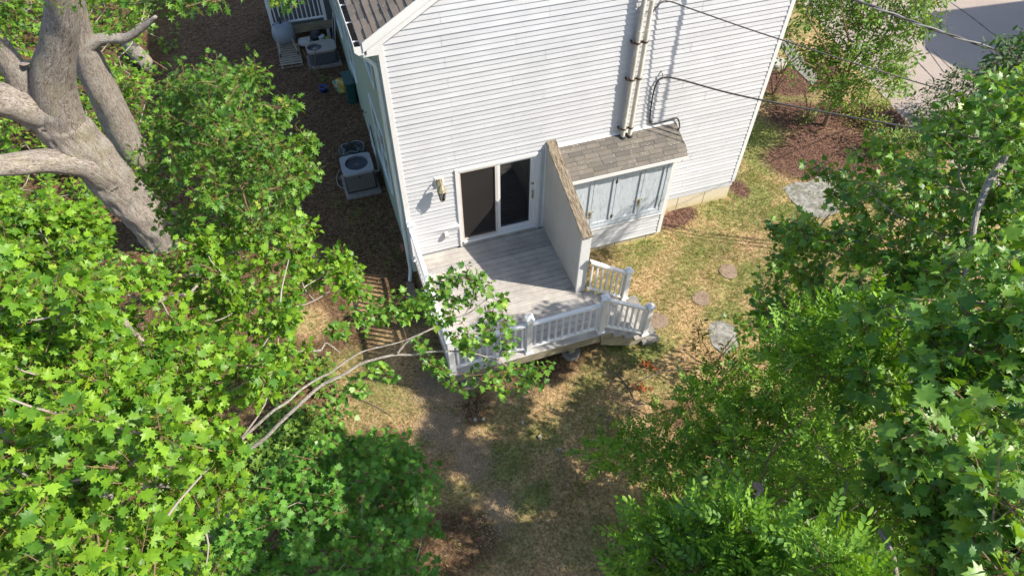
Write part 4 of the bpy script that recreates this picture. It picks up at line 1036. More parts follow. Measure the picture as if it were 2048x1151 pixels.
# neighbouring deck
nd = thing('neighbour_deck', 'small white railed deck half hidden by leaves at top left', 'deck', (-1.1, 11.6, 0))
m = MB()
for i, y in enumerate(np.arange(10.95, 13.2, .146)):
    mm = MB(); mm.box(-1.98, -.02, y, y+.138, .52, .55, .003); mm.build('deck_board', M['shadedeck'], nd)
m = MB(); m.box(-1.98, -.02, 10.91, 10.945, .28, .545, .003); m.box(-2.0, -1.981, 10.91, 13.2, .28, .54, .003); m.build('rim_joist', M['ptwood'], nd)
for x, y in ((-1.93, 10.98), (-.30, 10.98), (-1.93, 12.6)):
    mm = MB(); mm.box(x-.05, x+.05, y-.05, y+.05, -.15, 1.62, .006); p = mm.build('post', M['vinyl'], nd)
    mm = MB(); mm.box(x-.07, x+.07, y-.07, y+.07, 1.621, 1.65, .004); mm.build('post_cap', M['vinyl'], p)
m = MB(); m.box(-1.88, -.35, 10.94, 11.02, 1.46, 1.52, .006); m.build('top_rail', M['vinyl'], nd); m = MB(); m.box(-1.88, -.35, 10.95, 11.01, .64, .69, .006); m.build('bottom_rail', M['vinyl'], nd)
m = MB(); m.box(-1.97, -1.89, 11.03, 12.55, 1.46, 1.52, .006); m.build('top_rail', M['vinyl'], nd); m = MB(); m.box(-1.96, -1.90, 11.03, 12.55, .64, .69, .006); m.build('bottom_rail', M['vinyl'], nd)
nb_ = MB(); nb_.box(-.018, .018, -.018, .018, 0, .775, .002); nb_ = nb_.mesh('baluster', M['vinyl'])
for x in np.linspace(-1.80, -.43, 11): inst('baluster', nb_, nd, (x, 10.98, .688))
for y in np.linspace(11.12, 12.45, 10): inst('baluster', nb_, nd, (-1.93, y, .688))
# folded lawn chair between deck post and wall
lc = thing('folding_chair', 'folded white framed chair leaning on the green wall by the neighbouring deck', 'chair', (-.2, 10.3, gz))
for y in (10.05, 10.5):
    m = MB(); m.tube([(-.25, y, gz), (-.06, y+.15, gz+1.0)], .014, 6); m.build('frame_tube', M['whiteplastic'], lc)
m = MB(); m.tube([(-.06, 10.2, gz+1.0), (-.06, 10.65, gz+1.0)], .014, 6); m.build('frame_tube', M['whiteplastic'], lc)
m = MB(); m.add([(-.20, 10.1, gz+.3), (-.20, 10.52, gz+.3), (-.075, 10.63, gz+.95), (-.075, 10.21, gz+.95)], [(0, 1, 2, 3)]); m.build('sling', M['dark'], lc)
# soil bag, bin, blue ball, pot, plant
g3 = tz(-.4, 8)
sb = MB(); nu, nv = 12, 9; sbx, sby = .46, .62
for i in range(nv+1):
    for j in range(nu+1):
        s, t = j/nu*2-1, i/nv*2-1; puff = max(0, (1-abs(s)**3)*(1-abs(t)**3))
        sb.v.append((s*sbx/2*(1-.06*abs(t)), t*sby/2*(1-.05*abs(s)), .02+.15*puff**.6+.015*math.sin(7*s+4*t)))
n0 = len(sb.v)
for i in range(nv):
    for j in range(nu): a = i*(nu+1)+j; sb.f.append((a, a+1, a+nu+2, a+nu+1))
me = sb.mesh('soil_bag', M['bag'], (0, 0, 0), True); o = bpy.data.objects.new('soil_bag', me); COL.objects.link(o); o.location = (-.37, 8.08, g3+.02); o.rotation_euler = (R(18), R(2), R(12))
so_ = o.modifiers.new('t', 'SOLIDIFY'); so_.thickness = .03; tag(o, 'yellow and green bag of soil lying against the green wall', 'bag')
bn = thing('yard_bin', 'dark green tall bin standing against the sage green wall', 'bin', (-.19, 7.45, g3))
m = MB(); m.prism(rrect(-.32, -.05, 7.15, 7.85, .05, 4), 2, g3-.02, g3+.62); m.build('body', M['darkgreen'], bn)
m = MB(); m.prism(rrect(-.335, -.04, 7.135, 7.865, .05, 4), 2, g3+.621, g3+.66); m.box(-.22, -.16, 7.10, 7.134, g3+.55, g3+.66, .01); m.build('lid', M['darkgreen'], bn)
pt = thing('flower_pot', 'blue plastic pot with dark soil beside the bag of soil', 'pot', (-.92, 8.0, g3))
m = MB(); m.lathe([(.085, 0), (.115, .17), (.125, .17), (.125, .20), (.108, .20), (.10, .15)], (-.92, 8.0, g3-.01), 20, True, False); m.build('shell', M['blue'], pt, smooth=True)
m = MB(); m.lathe([(.10, 0), (.10, .004)], (-.92, 8.0, g3+.15), 16); m.build('soil', M['debris'], pt)
# splash block and broken terracotta by the downspout
m = MB(); m.prism([(-.24, -.10), (-.08, -.14), (-.10, -.62), (-.36, -.58)], 2, tz(-.2, -.4)-.05, tz(-.2, -.4)+.05); tag(m.build('splash_block', M['steppingstone']), 'concrete splash block below the downspout at the house corner', 'splash block')
bk = MB(); p = on_z(807, 497, -.08); bk.box(p[0]-.06, p[0]+.06, p[1]-.11, p[1]+.11, p[2]-.02, p[2]+.06, .006); tag(bk.build('loose_brick', M['terracotta']), 'loose red brick lying in the shade by the house corner', 'brick')

# ------------------------------------------------------------------ stones on the lawn
def disc_stone(px, py, rad, label, mat, h=.014, wob=.05, seed=0, name='stepping_stone', cat='stepping stone', group=None):
    p = on_z(px, py, -.1); z = tz(p[0], p[1]); rr = random.Random(seed); n = 22; ph = [rr.uniform(0, 6) for _ in range(4)]
    ring = lambda s, zz: [(p[0]+rad*s*(1+wob*(math.sin(2*a+ph[0])+.6*math.sin(3*a+ph[1])+.3*math.sin(7*a+ph[2])))*math.cos(a), p[1]+rad*s*(1+wob*(math.sin(2*a+ph[0])+.6*math.sin(3*a+ph[1])))*math.sin(a), zz+rr.uniform(-.003, .003)) for a in np.linspace(0, 2*math.pi, n, endpoint=False)]
    m = MB(); m.v = ring(1.02, z-.06)+ring(1.0, z+h*.7)+ring(.93, z+h)
    for k in range(2):
        for i in range(n): m.f.append((k*n+i, k*n+(i+1) % n, (k+1)*n+(i+1) % n, (k+1)*n+i))
    m.f.append(tuple(2*n+i for i in range(n)))
    o = m.build(name, mat); tag(o, label, cat, group); return o
disc_stone(1404, 593, .21, 'round pebbled stepping stone in the sunlit dry lawn', M['steppingstone'], seed=1, group='round stepping stones')
disc_stone(1457, 540, .22, 'round pebbled stepping stone nearest the house on the lawn', M['steppingstone'], seed=2, group='round stepping stones')
disc_stone(1316, 637, .23, 'round pebbled stepping stone at the foot of the deck stairs', M['steppingstone'], seed=3, group='round stepping stones')
m = MB(); pts = [(1563, 378), (1592, 366), (1612, 368), (1640, 352), (1690, 350), (1700, 372), (1690, 420), (1640, 440), (1605, 425), (1580, 402)]
m.prism([tuple(on_z(a, b_, -.02)[:2]) for a, b_ in pts], 2, -.10, tz(10.2, -.5)+.025); tag(m.build('flagstone', M['slab']), 'large pale grey flagstone half under the right hand tree', 'stone slab')
m = MB(); pts = [(1412, 648), (1440, 640), (1468, 652), (1478, 690), (1450, 712), (1424, 690)]
m.prism([tuple(on_z(a, b_, -.2)[:2]) for a, b_ in pts], 2, -.3, tz(5.8, -3.6)+.014); tag(m.build('flagstone', M['slab']), 'weathered flagstone on the shaded lawn beyond the stairs', 'stone slab')
for k, (px, py, r_) in enumerate(((950, 835, .034), (967, 833, .028), (1045, 840, .03), (1080, 868, .036), (918, 838, .026), (1120, 893, .03))):
    disc_stone(px, py, r_, 'small pale stone lying on the ground in front of the deck', M['stone'], .05, .14, 20+k, 'small_stone', 'stone', 'small stones in front of the deck')
# landscape rock
disc_stone(1549, 138, .28, 'tan landscape rock at the edge of the mulch bed', M['stone'], .16, .10, 41, 'landscape_rock', 'rock')
# log
m = MB(); a = on_z(258, 92, .05); b_ = on_z(300, 134, .05)
m.tube([a, a+(b_-a)*.35+np.array([0, 0, .03]), a+(b_-a)*.7, b_], [.22, .24, .23, .20], 12, True, .08, 5)
LOG = m

# sticks on the ground
STK = [((1118, 895), (1124, 930), (1137, 980), 'long dark stick lying on the shaded grass in front of the deck'),
       ((1232, 745), (1258, 775), (1272, 805), 'thin pale stick lying on the dappled lawn right of centre'),
       ((1200, 825), (1222, 835), (1240, 836), 'short dark stick lying on the lawn below the orange leaves'),
       ((700, 792), (745, 810), (782, 832), 'curved dark twig lying on the sunlit strip left of the gravel'),
       ((1262, 818), (1280, 805), (1300, 800), 'forked pale twig lying on the lawn near the right hand thicket'),
       ((1330, 845), (1320, 870), (1322, 885), 'pale stick at the edge of the right hand thicket')]
for k, (a, b_, c, lab) in enumerate(STK):
    P = []
    for q in (a, b_, c):
        p = on_z(q[0], q[1], -.2); P.append((p[0], p[1], tz(p[0], p[1])+.018))
    m = MB(); m.tube(smoothpath(P, 4), np.linspace(.015, .006, 9), 6, True, .15, k)
    q = np.array(P[1]); d = np.array(P[2])-np.array(P[0]); d /= np.linalg.norm(d)
    m.tube([q, q+d*.15+np.array([d[1], -d[0], .1])*.12], [.008, .003], 5)
    tag(m.build('fallen_stick', M['deadwood']), lab, 'stick')

# neighbour's house beyond the road: outside the picture, its shadow lies across the asphalt
nh = thing('neighbour_house', 'gabled house across the street whose shadow falls on the asphalt', 'house', (27, 0, 0))
tip = on_z(1955, 34, -.03); lef = on_z(1869, 101, -.03)
H1 = 6.8; sh = SUN/SUN[2]
p1 = tip+sh*H1; p2 = lef+sh*5.2
ax_ = np.array([.86, -.5, 0]); 
m = MB(); base = p2[:2]; dirv = np.array([.2, -.98]); prp = np.array([.98, .2])
def nhq(u_, v_): return base+prp*u_+dirv*v_
wv = [(*nhq(0, 0), -.1), (*nhq(6.5, 0), -.1), (*nhq(6.5, 9), -.1), (*nhq(0, 9), -.1)]
m.add([*wv]+[(x, y, 5.2) for x, y, z in wv], [(0, 1, 5, 4), (1, 2, 6, 5), (2, 3, 7, 6), (3, 0, 4, 7)]); m.build('wall', M['white'], nh)
m = MB(); r0_ = (*nhq(3.25, -.2), 7.4); r1_ = (*nhq(3.25, 9.2), 7.4)
q = [(*nhq(-.3, -.2), 5.1), (*nhq(6.8, -.2), 5.1), (*nhq(6.8, 9.2), 5.1), (*nhq(-.3, 9.2), 5.1)]
m.add(q+[r0_, r1_], [(0, 1, 4), (2, 3, 5), (0, 4, 5, 3), (1, 2, 5, 4)]); m.build('roof', M['mainshingle'], nh)

# ------------------------------------------------------------------ foliage
def outline_leaf(half, curl=.16, fold=.10):
    pts = [(0, 0)]+half+[(0, 1.0)]+[(-x, y) for x, y in reversed(half)]
    c = (0, .34); vs = [(c[0], c[1], 0.0)]
    for x, y in pts:
        r2 = x*x+(y-.3)**2; vs.append((x, y, fold*abs(x)-curl*r2))
    n = len(pts); fs = [(0, 1+i, 1+(i+1) % n) for i in range(n)]
    return np.array(vs, np.float32), np.array(fs, np.int32)
MAPLE = outline_leaf([(.20, -.13), (.25, .03), (.50, .04), (.37, .19), (.63, .43), (.40, .44), (.25, .48), (.33, .71), (.15, .69)], .34, .30)
MAPLE_LO = outline_leaf([(.28, -.12), (.18, .10), (.60, .44), (.17, .48), (.16, .74)], .22, .15)
OAK = outline_leaf([(.10, .02), (.38, .10), (.12, .22), (.46, .44), (.13, .44), (.30, .74), (.09, .68)], .32, .28)
OVAL = (np.array([(0, 0, 0), (.22, .32, .03), (.17, .72, .0), (0, 1, -.08), (-.17, .72, .0), (-.22, .32, .03)], np.float32), np.array([(0, 1, 2), (0, 2, 3), (0, 3, 4), (0, 4, 5)], np.int32))
def compound(n=7):
    V = []; F = []
    def leaflet(bx, by, dx, dy, L, k):
        d = np.array([dx, dy]); d = d/np.linalg.norm(d); pr = np.array([-d[1], d[0]])
        b0 = len(V); zb = -.22*by*by
        for (s, t, dz) in ((0, 0, 0), (.24, .35, .015), (.20, .75, 0), (0, 1, -.02), (-.20, .75, 0), (-.24, .35, .015)):
            p = np.array([bx, by])+d*t*L+pr*s*L; V.append((p[0], p[1], zb+dz-.12*abs(p[0])))
        F.extend([(b0, b0+1, b0+2), (b0, b0+2, b0+3), (b0, b0+3, b0+4), (b0, b0+4, b0+5)])
    for i in range(n):
        y = .12+.80*i/n
        for s in (-1, 1): leaflet(s*.01, y, s*1.0, .75, .34*(1-.25*abs(i/n-.45)), i)
    leaflet(0, .90, 0, 1, .32, 0)
    b0 = len(V); V.extend([(-.008, 0, 0), (.008, 0, 0), (.004, .95, -.2), (-.004, .95, -.2)]); F.extend([(b0, b0+1, b0+2), (b0, b0+2, b0+3)])
    return np.array(V, np.float32), np.array(F, np.int32)
LOCUST = compound(4)

def nrm(a): return a/(np.linalg.norm(a, axis=-1, keepdims=True)+1e-9)
def np_mesh(name, V, F, mat, smooth=False):
    me = bpy.data.meshes.new(name); nv = len(V); k = F.shape[1]
    me.vertices.add(nv); me.vertices.foreach_set('co', V.astype(np.float32).ravel())
    me.loops.add(F.size); me.loops.foreach_set('vertex_index', F.astype(np.int32).ravel())
    me.polygons.add(len(F)); me.polygons.foreach_set('loop_start', np.arange(0, F.size, k, dtype=np.int32))
    me.update(); me.materials.append(mat)
    if smooth: me.polygons.foreach_set('use_smooth', [True]*len(F))
    return me
def leaf_frames(D, N):
    D = nrm(D); N = nrm(N-D*np.sum(N*D, 1, keepdims=True)); X = np.cross(D, N); return X, D, N
def leaf_cloud(P, D, N, Sz, tmpl):
    V0, F0 = tmpl; X, D, N = leaf_frames(D, N)
    curl = rng.uniform(-.3, 2.4, (len(P), 1, 1))
    v = V0[None]*Sz[:, None, None]
    V = P[:, None]+v[:, :, 0:1]*X[:, None]+v[:, :, 1:2]*D[:, None]+v[:, :, 2:3]*curl*N[:, None]
    F = F0[None]+(np.arange(len(P))*len(V0))[:, None, None]
    return V.reshape(-1, 3), F.reshape(-1, 3)
def in_poly(px, py, poly):
    c = False; n = len(poly); j = n-1
    for i in range(n):
        xi, yi = poly[i]; xj, yj = poly[j]
        if (yi > py) != (yj > py) and px < (xj-xi)*(py-yi)/(yj-yi)+xi: c = not c
        j = i
    return c
def idw(ctrl, px, py):
    w_ = s = 0
    for (x, y, d) in ctrl:
        k = 1/((x-px)**2+(y-py)**2+900)**1.3; w_ += k; s += k*d
    return s/w_
LIT = [[(1190, 520), (1330, 478), (1400, 440), (1480, 410), (1540, 430), (1500, 560), (1440, 640), (1330, 600), (1260, 560)],
       [(660, 740), (860, 770), (860, 850), (780, 890), (600, 950), (590, 850)], [(1540, 120), (1700, 120), (1720, 260), (1650, 280), (1560, 250)]]
def topx(p):
    v = np.array(p)-CAM; z = v@FW; return 1024+FPX*(v@RT)/z, 575.5-FPX*(v@UP)/z
YARD = [(830, 700), (1180, 700), (1460, 640), (1460, 900), (1300, 1000), (1260, 1200), (830, 1200)]; CLEAR = []
def leaves_sun(c, rr=random):
    """the wall, the deck and the open lawn stand in full sun, so no bough lies between them and the sun"""
    t = -c[1]/-SUN[1]; h = c-SUN*t
    if t > 0 and -.6 < h[0] < 8.4 and .3 < h[2] < 6.5: return False
    h = c-SUN*((c[2]-.61)/SUN[2])
    if -.1 < h[0] < 3.3 and -2.5 < h[1] < 0: return False
    h = c-SUN*((c[2]+.1)/SUN[2]); q = topx(h)
    if in_poly(q[0], q[1], YARD) and math.sin(h[0]*3.6+1.3*math.sin(h[1]*2.9))*math.sin(h[1]*4.2+1.2*math.sin(h[0]*2.3+1)) > -.2: return False
    if len(CLEAR):
        v = np.asarray(c)-CLEAR; t = v@SUN; d = np.linalg.norm(v-t[:, None]*SUN, axis=1)
        if np.any((t > .35) & (d < .42)): return False
    return not any(in_poly(q[0], q[1], L) for L in LIT)
def clumps_in(poly, ctrl, step, rscale=.62, layers=((0, .25),), seed=0, skip=(), sunny=False, keep=(1, 1, 1)):
    """leaf clumps through the volume of a crown: surveyed outline and distances, several layers deep"""
    rr = random.Random(seed); out = []
    xs = [p[0] for p in poly]; ys = [p[1] for p in poly]
    for li, (dd, jit) in enumerate(layers):
        y = min(ys)
        while y < max(ys):
            x = min(xs)+rr.uniform(0, step)
            while x < max(xs):
                qx = x+rr.uniform(-.4, .4)*step; qy = y+rr.uniform(-.4, .4)*step
                if in_poly(qx, qy, poly) and rr.random() < keep[li] and not any((qx-a)**2+(qy-b_)**2 < c*c for a, b_, c in skip):
                    d = idw(ctrl, qx, qy)+dd+rr.uniform(-jit, jit)
                    if sunny:
                        for e_ in (0, .5, 1, 1.5, -.6, -1.2, 2, 2.6, 3.2, 4, 5, None):
                            if e_ is None or (leaves_sun(at(qx, qy, d+e_)) and at(qx, qy, d+e_)[2] > .4): break
                        if e_ is None: x += step; continue
                        d += e_
                    out.append((at(qx, qy, d), step*rscale*d/FPX*rr.uniform(.7, 1.35)))
                x += step
            y += step*.87
    return out
def make_tree(root, clumps, tmpl, size, mat, nsprig, nleaf, twiglen=.3, skeleton=None, limb_mat=None, limb_r=.03, nparts=0, up=.9, lowt=None, petiole=True, droop=.25, jitter=.42, sizevar=(.5, 1.3), crown='crown', twigs=True, flat=.75):
    P = []; D = []; N = []; TW = []; PT = []
    for c, rad in clumps:
        k = max(1, int(round(nsprig*random.uniform(.7, 1.3))))
        dirs = nrm(rng.normal(size=(k, 3))+np.array([0, 0, .35])); rr = rad*rng.uniform(.25, 1.0, (k, 1))**.6
        base = c+dirs*rr*np.array([1, 1, flat]); tdir = nrm(dirs*.8+rng.normal(size=(k, 3))*.35+np.array([0, 0, .25]))
        for b0, td in zip(base, tdir):
            L = twiglen*random.uniform(.6, 1.3); TW.append((b0-td*L*.5, b0+td*L*.6))
            side = np.cross(td, rng.normal(size=3)); side /= np.linalg.norm(side)+1e-9; s2 = np.cross(td, side)
            nl = max(3, int(nleaf*random.uniform(.7, 1.3)))
            for i in range(nl):
                t = (i+.5)/nl; q = b0+td*L*(t*1.1-.5); a = i*2.4+random.random()
                sd = side*math.cos(a)+s2*math.sin(a)
                d = sd*.9+td*(.25+.8*t*t)+np.array([0, 0, -droop])+rng.normal(size=3)*.2
                d /= np.linalg.norm(d); pl = size*random.uniform(.35, .75)
                bb = q+d*pl; P.append(bb); D.append(d); N.append(np.array([0, 0, up])+td*.3+SUN*.25+rng.normal(size=3)*jitter); PT.append((q, bb))
    P = np.array(P); D = np.array(D); N = np.array(N); Sz = size*rng.uniform(sizevar[0], sizevar[1], len(P))
    off = np.array(root_loc(root))
    dist = np.linalg.norm(P-CAM, axis=1)
    v = P-CAM; z = v@FW; u_ = 1024+FPX*(v@RT)/z; w_ = 575.5-FPX*(v@UP)/z
    vis = (u_ > 0) & (u_ < 2048) & (w_ > 0) & (w_ < 1151)
    order = np.argsort(np.where(vis, dist, 1e9)); single = order[:nparts] if nparts else np.array([], int)
    keep = np.ones(len(P), bool); keep[single] = False
    V, F = leaf_cloud(P[keep], D[keep], N[keep], Sz[keep], tmpl)
    co = bpy.data.objects.new(crown, np_mesh(crown, V-off, F, mat)); COL.objects.link(co); co.parent = root
    if nparts:
        co['kind'] = 'stuff'
        lm = np_mesh('leaf', tmpl[0], tmpl[1], mat); X, Dn, Nn = leaf_frames(D[single], N[single])
        for i, k in enumerate(single):
            o = bpy.data.objects.new('leaf', lm); COL.objects.link(o); o.parent = root; s = Sz[k]; p = P[k]-off
            o.matrix_local = Matrix([[X[i][a]*s, Dn[i][a]*s, Nn[i][a]*s, p[a]] for a in range(3)]+[[0, 0, 0, 1]])
    if petiole:
        A = np.array([p[0] for p in PT]); B = np.array([p[1] for p in PT]); d = nrm(B-A); s_ = nrm(np.cross(d, rng.normal(size=d.shape)))*size*.010
        V = np.stack([A-s_, A+s_, B+s_, B-s_], 1).reshape(-1, 3); F = (np.arange(len(A))*4)[:, None]+np.array([[0, 1, 2, 3]])
        o = bpy.data.objects.new('leaf_stalks', np_mesh('leaf_stalks', V-off, F, M['petiole'])); COL.objects.link(o); o.parent = co; o['kind'] = 'stuff'
    m = MB()
    if twigs:
        for a, b_ in TW: m.tube([a, b_], [.006, .003], 3, False)
        o = m.build('twigs', M['twig'], co, fix=False); o['kind'] = 'stuff'
    # limbs reach every clump from the nearest older wood
    if skeleton is not None:
        nodes = [np.array(p, float) for p in skeleton]; m = MB()
        cs = sorted(clumps, key=lambda c: min(np.linalg.norm(c[0]-n_) for n_ in nodes))
        for c, rad in cs:
            arr = np.array(nodes); dd = np.linalg.norm(arr-c, axis=1)+np.where(arr[:, 2] > c[2], .6, 0); j = int(np.argmin(dd)); a = arr[j]
            L = np.linalg.norm(c-a)
            if L < .12: continue
            mid = (a+c)/2+np.array([random.uniform(-.1, .1), random.uniform(-.1, .1), -.06])*L
            pth = smoothpath([a, mid, c], 3); r0 = limb_r*min(1.6, .35+.35*L); m.tube(pth, np.linspace(r0, r0*.35, len(pth)), 5, False)
            nodes += pth[1:]
            if len(clumps) <= 40: m.build('branch', limb_mat or M['palebark'], root, smooth=True, fix=False); m = MB()
        if m.v: o = m.build('limbs', limb_mat or M['palebark'], root, smooth=True, fix=False); o['kind'] = 'stuff'
    return co
def add_along(o, path, scale=(1, 1, 1)):
    """coordinates along the grain for bark"""
    me = o.data; off = np.array(root_loc(o.parent)) if o.parent else np.zeros(3)
    V = np.array([v.co[:] for v in me.vertices])+off; Pp = np.array(path); best = np.zeros((len(V), 3))
    cl = np.concatenate([[0], np.cumsum(np.linalg.norm(np.diff(Pp, axis=0), axis=1))])
    bd = np.full(len(V), 1e9)
    for i in range(len(Pp)-1):
        a = Pp[i]; d = Pp[i+1]-a; L = np.linalg.norm(d); d = d/L; t = np.clip((V-a)@d, 0, L); q = a+t[:, None]*d; e = V-q; dd = np.linalg.norm(e, axis=1); k = dd < bd
        best[k] = np.concatenate([e[k], (cl[i]+t[k])[:, None]], 1)[:, :3]; best[k, 0] = (e[k]@np.array([1, .3, .2]))*1.0; best[k, 1] = (e[k]@np.array([-.3, 1, .1])); best[k, 2] = (cl[i]+t[k])*.24; bd[k] = dd[k]
    A = me.attributes.new('along', 'FLOAT_VECTOR', 'POINT'); A.data.foreach_set('vector', best.astype(np.float32).ravel())
def wood(name, root, path, rads, mat, seg=18, n=7, wob=.07, seed=0):
    P = smoothpath(path, n); t = np.linspace(0, len(path)-1, len(P)); rr = np.interp(t, np.arange(len(path)), rads)
    m = MB(); m.tube(P, rr, seg, True, wob, seed); o = m.build(name, mat, root, smooth=True, fix=False); add_along(o, P); return P
def on_y(px, py, y):
    d = ray(px, py); return CAM+d*((y-CAM[1])/d[1])
def rpx(p, px): return px*((np.array(p)-CAM)@FW)/FPX

lg = LOG.build('fallen_log', M['bark'], None, smooth=True); add_along(lg, [a, b_] if False else [on_z(258, 92, .05), on_z(300, 134, .05)]); tag(lg, 'short tan log lying on the ground behind the old trunks', 'log')

# --- old tree with the massive forked trunk
T1 = thing('old_tree', 'old tree with massive pale forked trunk at the upper left', 'tree', (-5.7, 3.4, -.2))
def ty(q, y): return on_y(q[0], q[1], y)
p = [ty((335, 470), 3.2), ty((295, 432), 3.1), ty((245, 385), 3.0), ty((200, 330), 2.9), ty((140, 268), 2.8), ty((105, 222), 2.72), ty((102, 178), 2.62), ty((108, 140), 2.55)]
g_ = [np.array([p[0][0]+.15, p[0][1]+.2, -.35])]+p
tr1 = wood('trunk', T1, g_, [.58, rpx(p[0], 45.2), rpx(p[1], 40.9), rpx(p[2], 40.0), rpx(p[3], 42.6), rpx(p[4], 47.0), rpx(p[5], 45.2), rpx(p[6], 31.3), rpx(p[7], 13.9)], M['bark'], 72, 12, .06, 1)
q = [ty((128, 262), 2.82), ty((106, 165), 2.6), ty((118, 90), 2.4), ty((125, 30), 2.2), ty((122, -60), 1.9), ty((100, -190), 1.4)]
b1 = wood('limb', T1, q, [rpx(q[0], 47.0), rpx(q[1], 39.1), rpx(q[2], 33.1), rpx(q[3], 31.3), rpx(q[4], 29.6), rpx(q[5], 24.4)], M['bark'], 20, 7, .05, 2)
q = [ty((95, 235), 2.75), ty((50, 170), 2.7), ty((12, 112), 2.6), ty((-40, 40), 2.5), ty((-110, -60), 2.3)]
b2 = wood('limb', T1, q, [rpx(q[0], 43.5), rpx(q[1], 27.8), rpx(q[2], 21.8), rpx(q[3], 20.0), rpx(q[4], 17.4)], M['bark'], 18, 7, .05, 3)
q = [ty((105, 222), 2.78), ty((30, 205), 2.5), ty((-40, 190), 2.2), ty((-120, 150), 1.8)]
b3 = wood('limb', T1, q, [rpx(q[0], 47.0), rpx(q[1], 36.5), rpx(q[2], 31.3), rpx(q[3], 26.1)], M['bark'], 18, 7, .05, 4)
q = [ty((215, 350), 2.9), ty((165, 325), 2.6), ty((95, 322), 2.3), ty((30, 328), 2.1), ty((-40, 332), 1.9), ty((-140, 330), 1.5)]
b4 = wood('limb', T1, q, [rpx(q[0], 36.5), rpx(q[1], 29.6), rpx(q[2], 24.4), rpx(q[3], 22.6), rpx(q[4], 20.9), rpx(q[5], 17.4)], M['bark'], 18, 7, .05, 5)
m = MB(); kp = ty((52, 128), 2.5); m.lathe([(.05, -.02), (.07, .0), (.09, .02), (.05, .03)], kp, 10); m.build('knot', M['bark'], T1)
cl = clumps_in([(-60, -40), (330, -60), (630, -60), (620, -12), (560, -5), (480, -10), (420, 0), (330, 5), (240, 20), (170, 10), (-60, 30)], [(100, 0, 9), (300, 0, 8.5), (500, 10, 8), (600, 10, 8)], 48, .6, ((0, .3), (.7, .4)), 3, [(110, 20, 75)])
make_tree(T1, cl, OAK, .115, M['leafB'], 4, 8, .26, [b1[-1], b1[-8], b1[-15]], M['palebark'], .025, 60)

# --- second trunk behind, lobed glossy leaves, its crown fills the space in front of the yard
T2 = thing('leaning_tree', 'leaning tree behind the forked trunk with glossy lobed leaves over the side yard', 'tree', (-6.1, 6.2, -.2))
p = [ty((300, 372), 6.2), ty((285, 340), 6.1), ty((245, 262), 6.0), ty((205, 182), 5.9), ty((172, 110), 5.8), ty((152, 45), 5.7), ty((140, -40), 5.5), ty((120, -160), 5.2)]
tr2 = wood('trunk', T2, [np.array([p[0][0], p[0][1]+.2, -.35])]+p, [.40, rpx(p[0], 29), rpx(p[1], 28), rpx(p[2], 29), rpx(p[3], 30), rpx(p[4], 28), rpx(p[5], 25), rpx(p[6], 23), rpx(p[7], 18)], M['bark'], 20, 7, .05, 6)
q = [ty((170, 95), 5.75), ty((205, 78), 5.6), ty((250, 76), 5.4), ty((285, 55), 5.2), ty((312, 33), 5.0)]
l2 = wood('limb', T2, q, [rpx(q[0], 18), rpx(q[1], 11), rpx(q[2], 9), rpx(q[3], 7), rpx(q[4], 3)], M['palebark'], 12, 6, .06, 7)
PA = [(300, 190), (320, 135), (400, 150), (470, 145), (500, 165), (480, 205), (545, 240), (560, 290), (605, 330), (600, 400), (580, 440), (540, 490), (400, 470), (370, 430), (365, 400), (345, 350), (320, 270)]
CA = [(250, 140, 12.5), (400, 170, 9.5), (480, 160, 9), (450, 260, 8.8), (560, 340, 8.6), (400, 330, 9.0), (500, 430, 8.4), (320, 300, 10.5), (350, 400, 9)]
cl = clumps_in(PA, CA, 50, .5, ((0, .9), (.9, .8), (2.2, .8)), 4, (), False, (.7, .8, .9))
for px, py, d in ((330, 420, 10.5), (350, 455, 10), (385, 470, 9.5), (320, 380, 11), (420, 485, 9), (300, 300, 12), (300, 340, 12), (562, 215, 8.6), (548, 235, 8.7), (528, 262, 8.8), (612, 285, 8.5), (596, 305, 8.5), (618, 350, 8.5), (600, 370, 8.5), (495, 160, 9), (505, 150, 9)): cl.append((at(px, py, d), .10))
make_tree(T2, cl, OAK, .092, M['leafB'], 8, 11, .25, [tr2[-1], tr2[-10], l2[-1], at(300, 300, 11), at(380, 330, 10)], M['twig'], .018, 300, up=.6, jitter=.95, droop=.6)

# --- backdrop bushes left of the trunks, low
T3 = thing('understory_bush', 'dense green bush growing behind and left of the old trunks', 'bush', (-8.5, 6.5, -.2))
PB = [(-40, -40), (330, -40), (345, 60), (330, 130), (250, 230), (300, 300), (250, 350), (180, 350), (-40, 375)]
CB = [(50, 50, 18.5), (300, 50, 19.0), (250, 180, 18), (50, 200, 16.5), (50, 350, 15), (250, 330, 15.5)]
gd = lambda x, y: float(np.linalg.norm(on_z(x, y, 0)-CAM)); CB = [(x, y, gd(x, y)-.9) for x in (0, 110, 220, 320) for y in (0, 80, 160, 240, 320, 380)]
PB = [(-40, -40), (330, -40), (345, 60), (330, 130), (300, 240), (330, 320), (300, 380), (200, 430), (-40, 440)]
cl = clumps_in(PB, CB, 52, .62, ((0, .7), (1.3, .7)), 5, [(282, 105, 40)])
make_tree(T3, cl, MAPLE_LO, .13, M['leafA'], 7, 10, .32, [np.array([-8.5, 6.5, -.2]), np.array([-8.4, 6.5, .8]), np.array([-7.5, 8.5, -.2]), np.array([-7.4, 9.5, .7])], M['palebark'], .03, petiole=False)

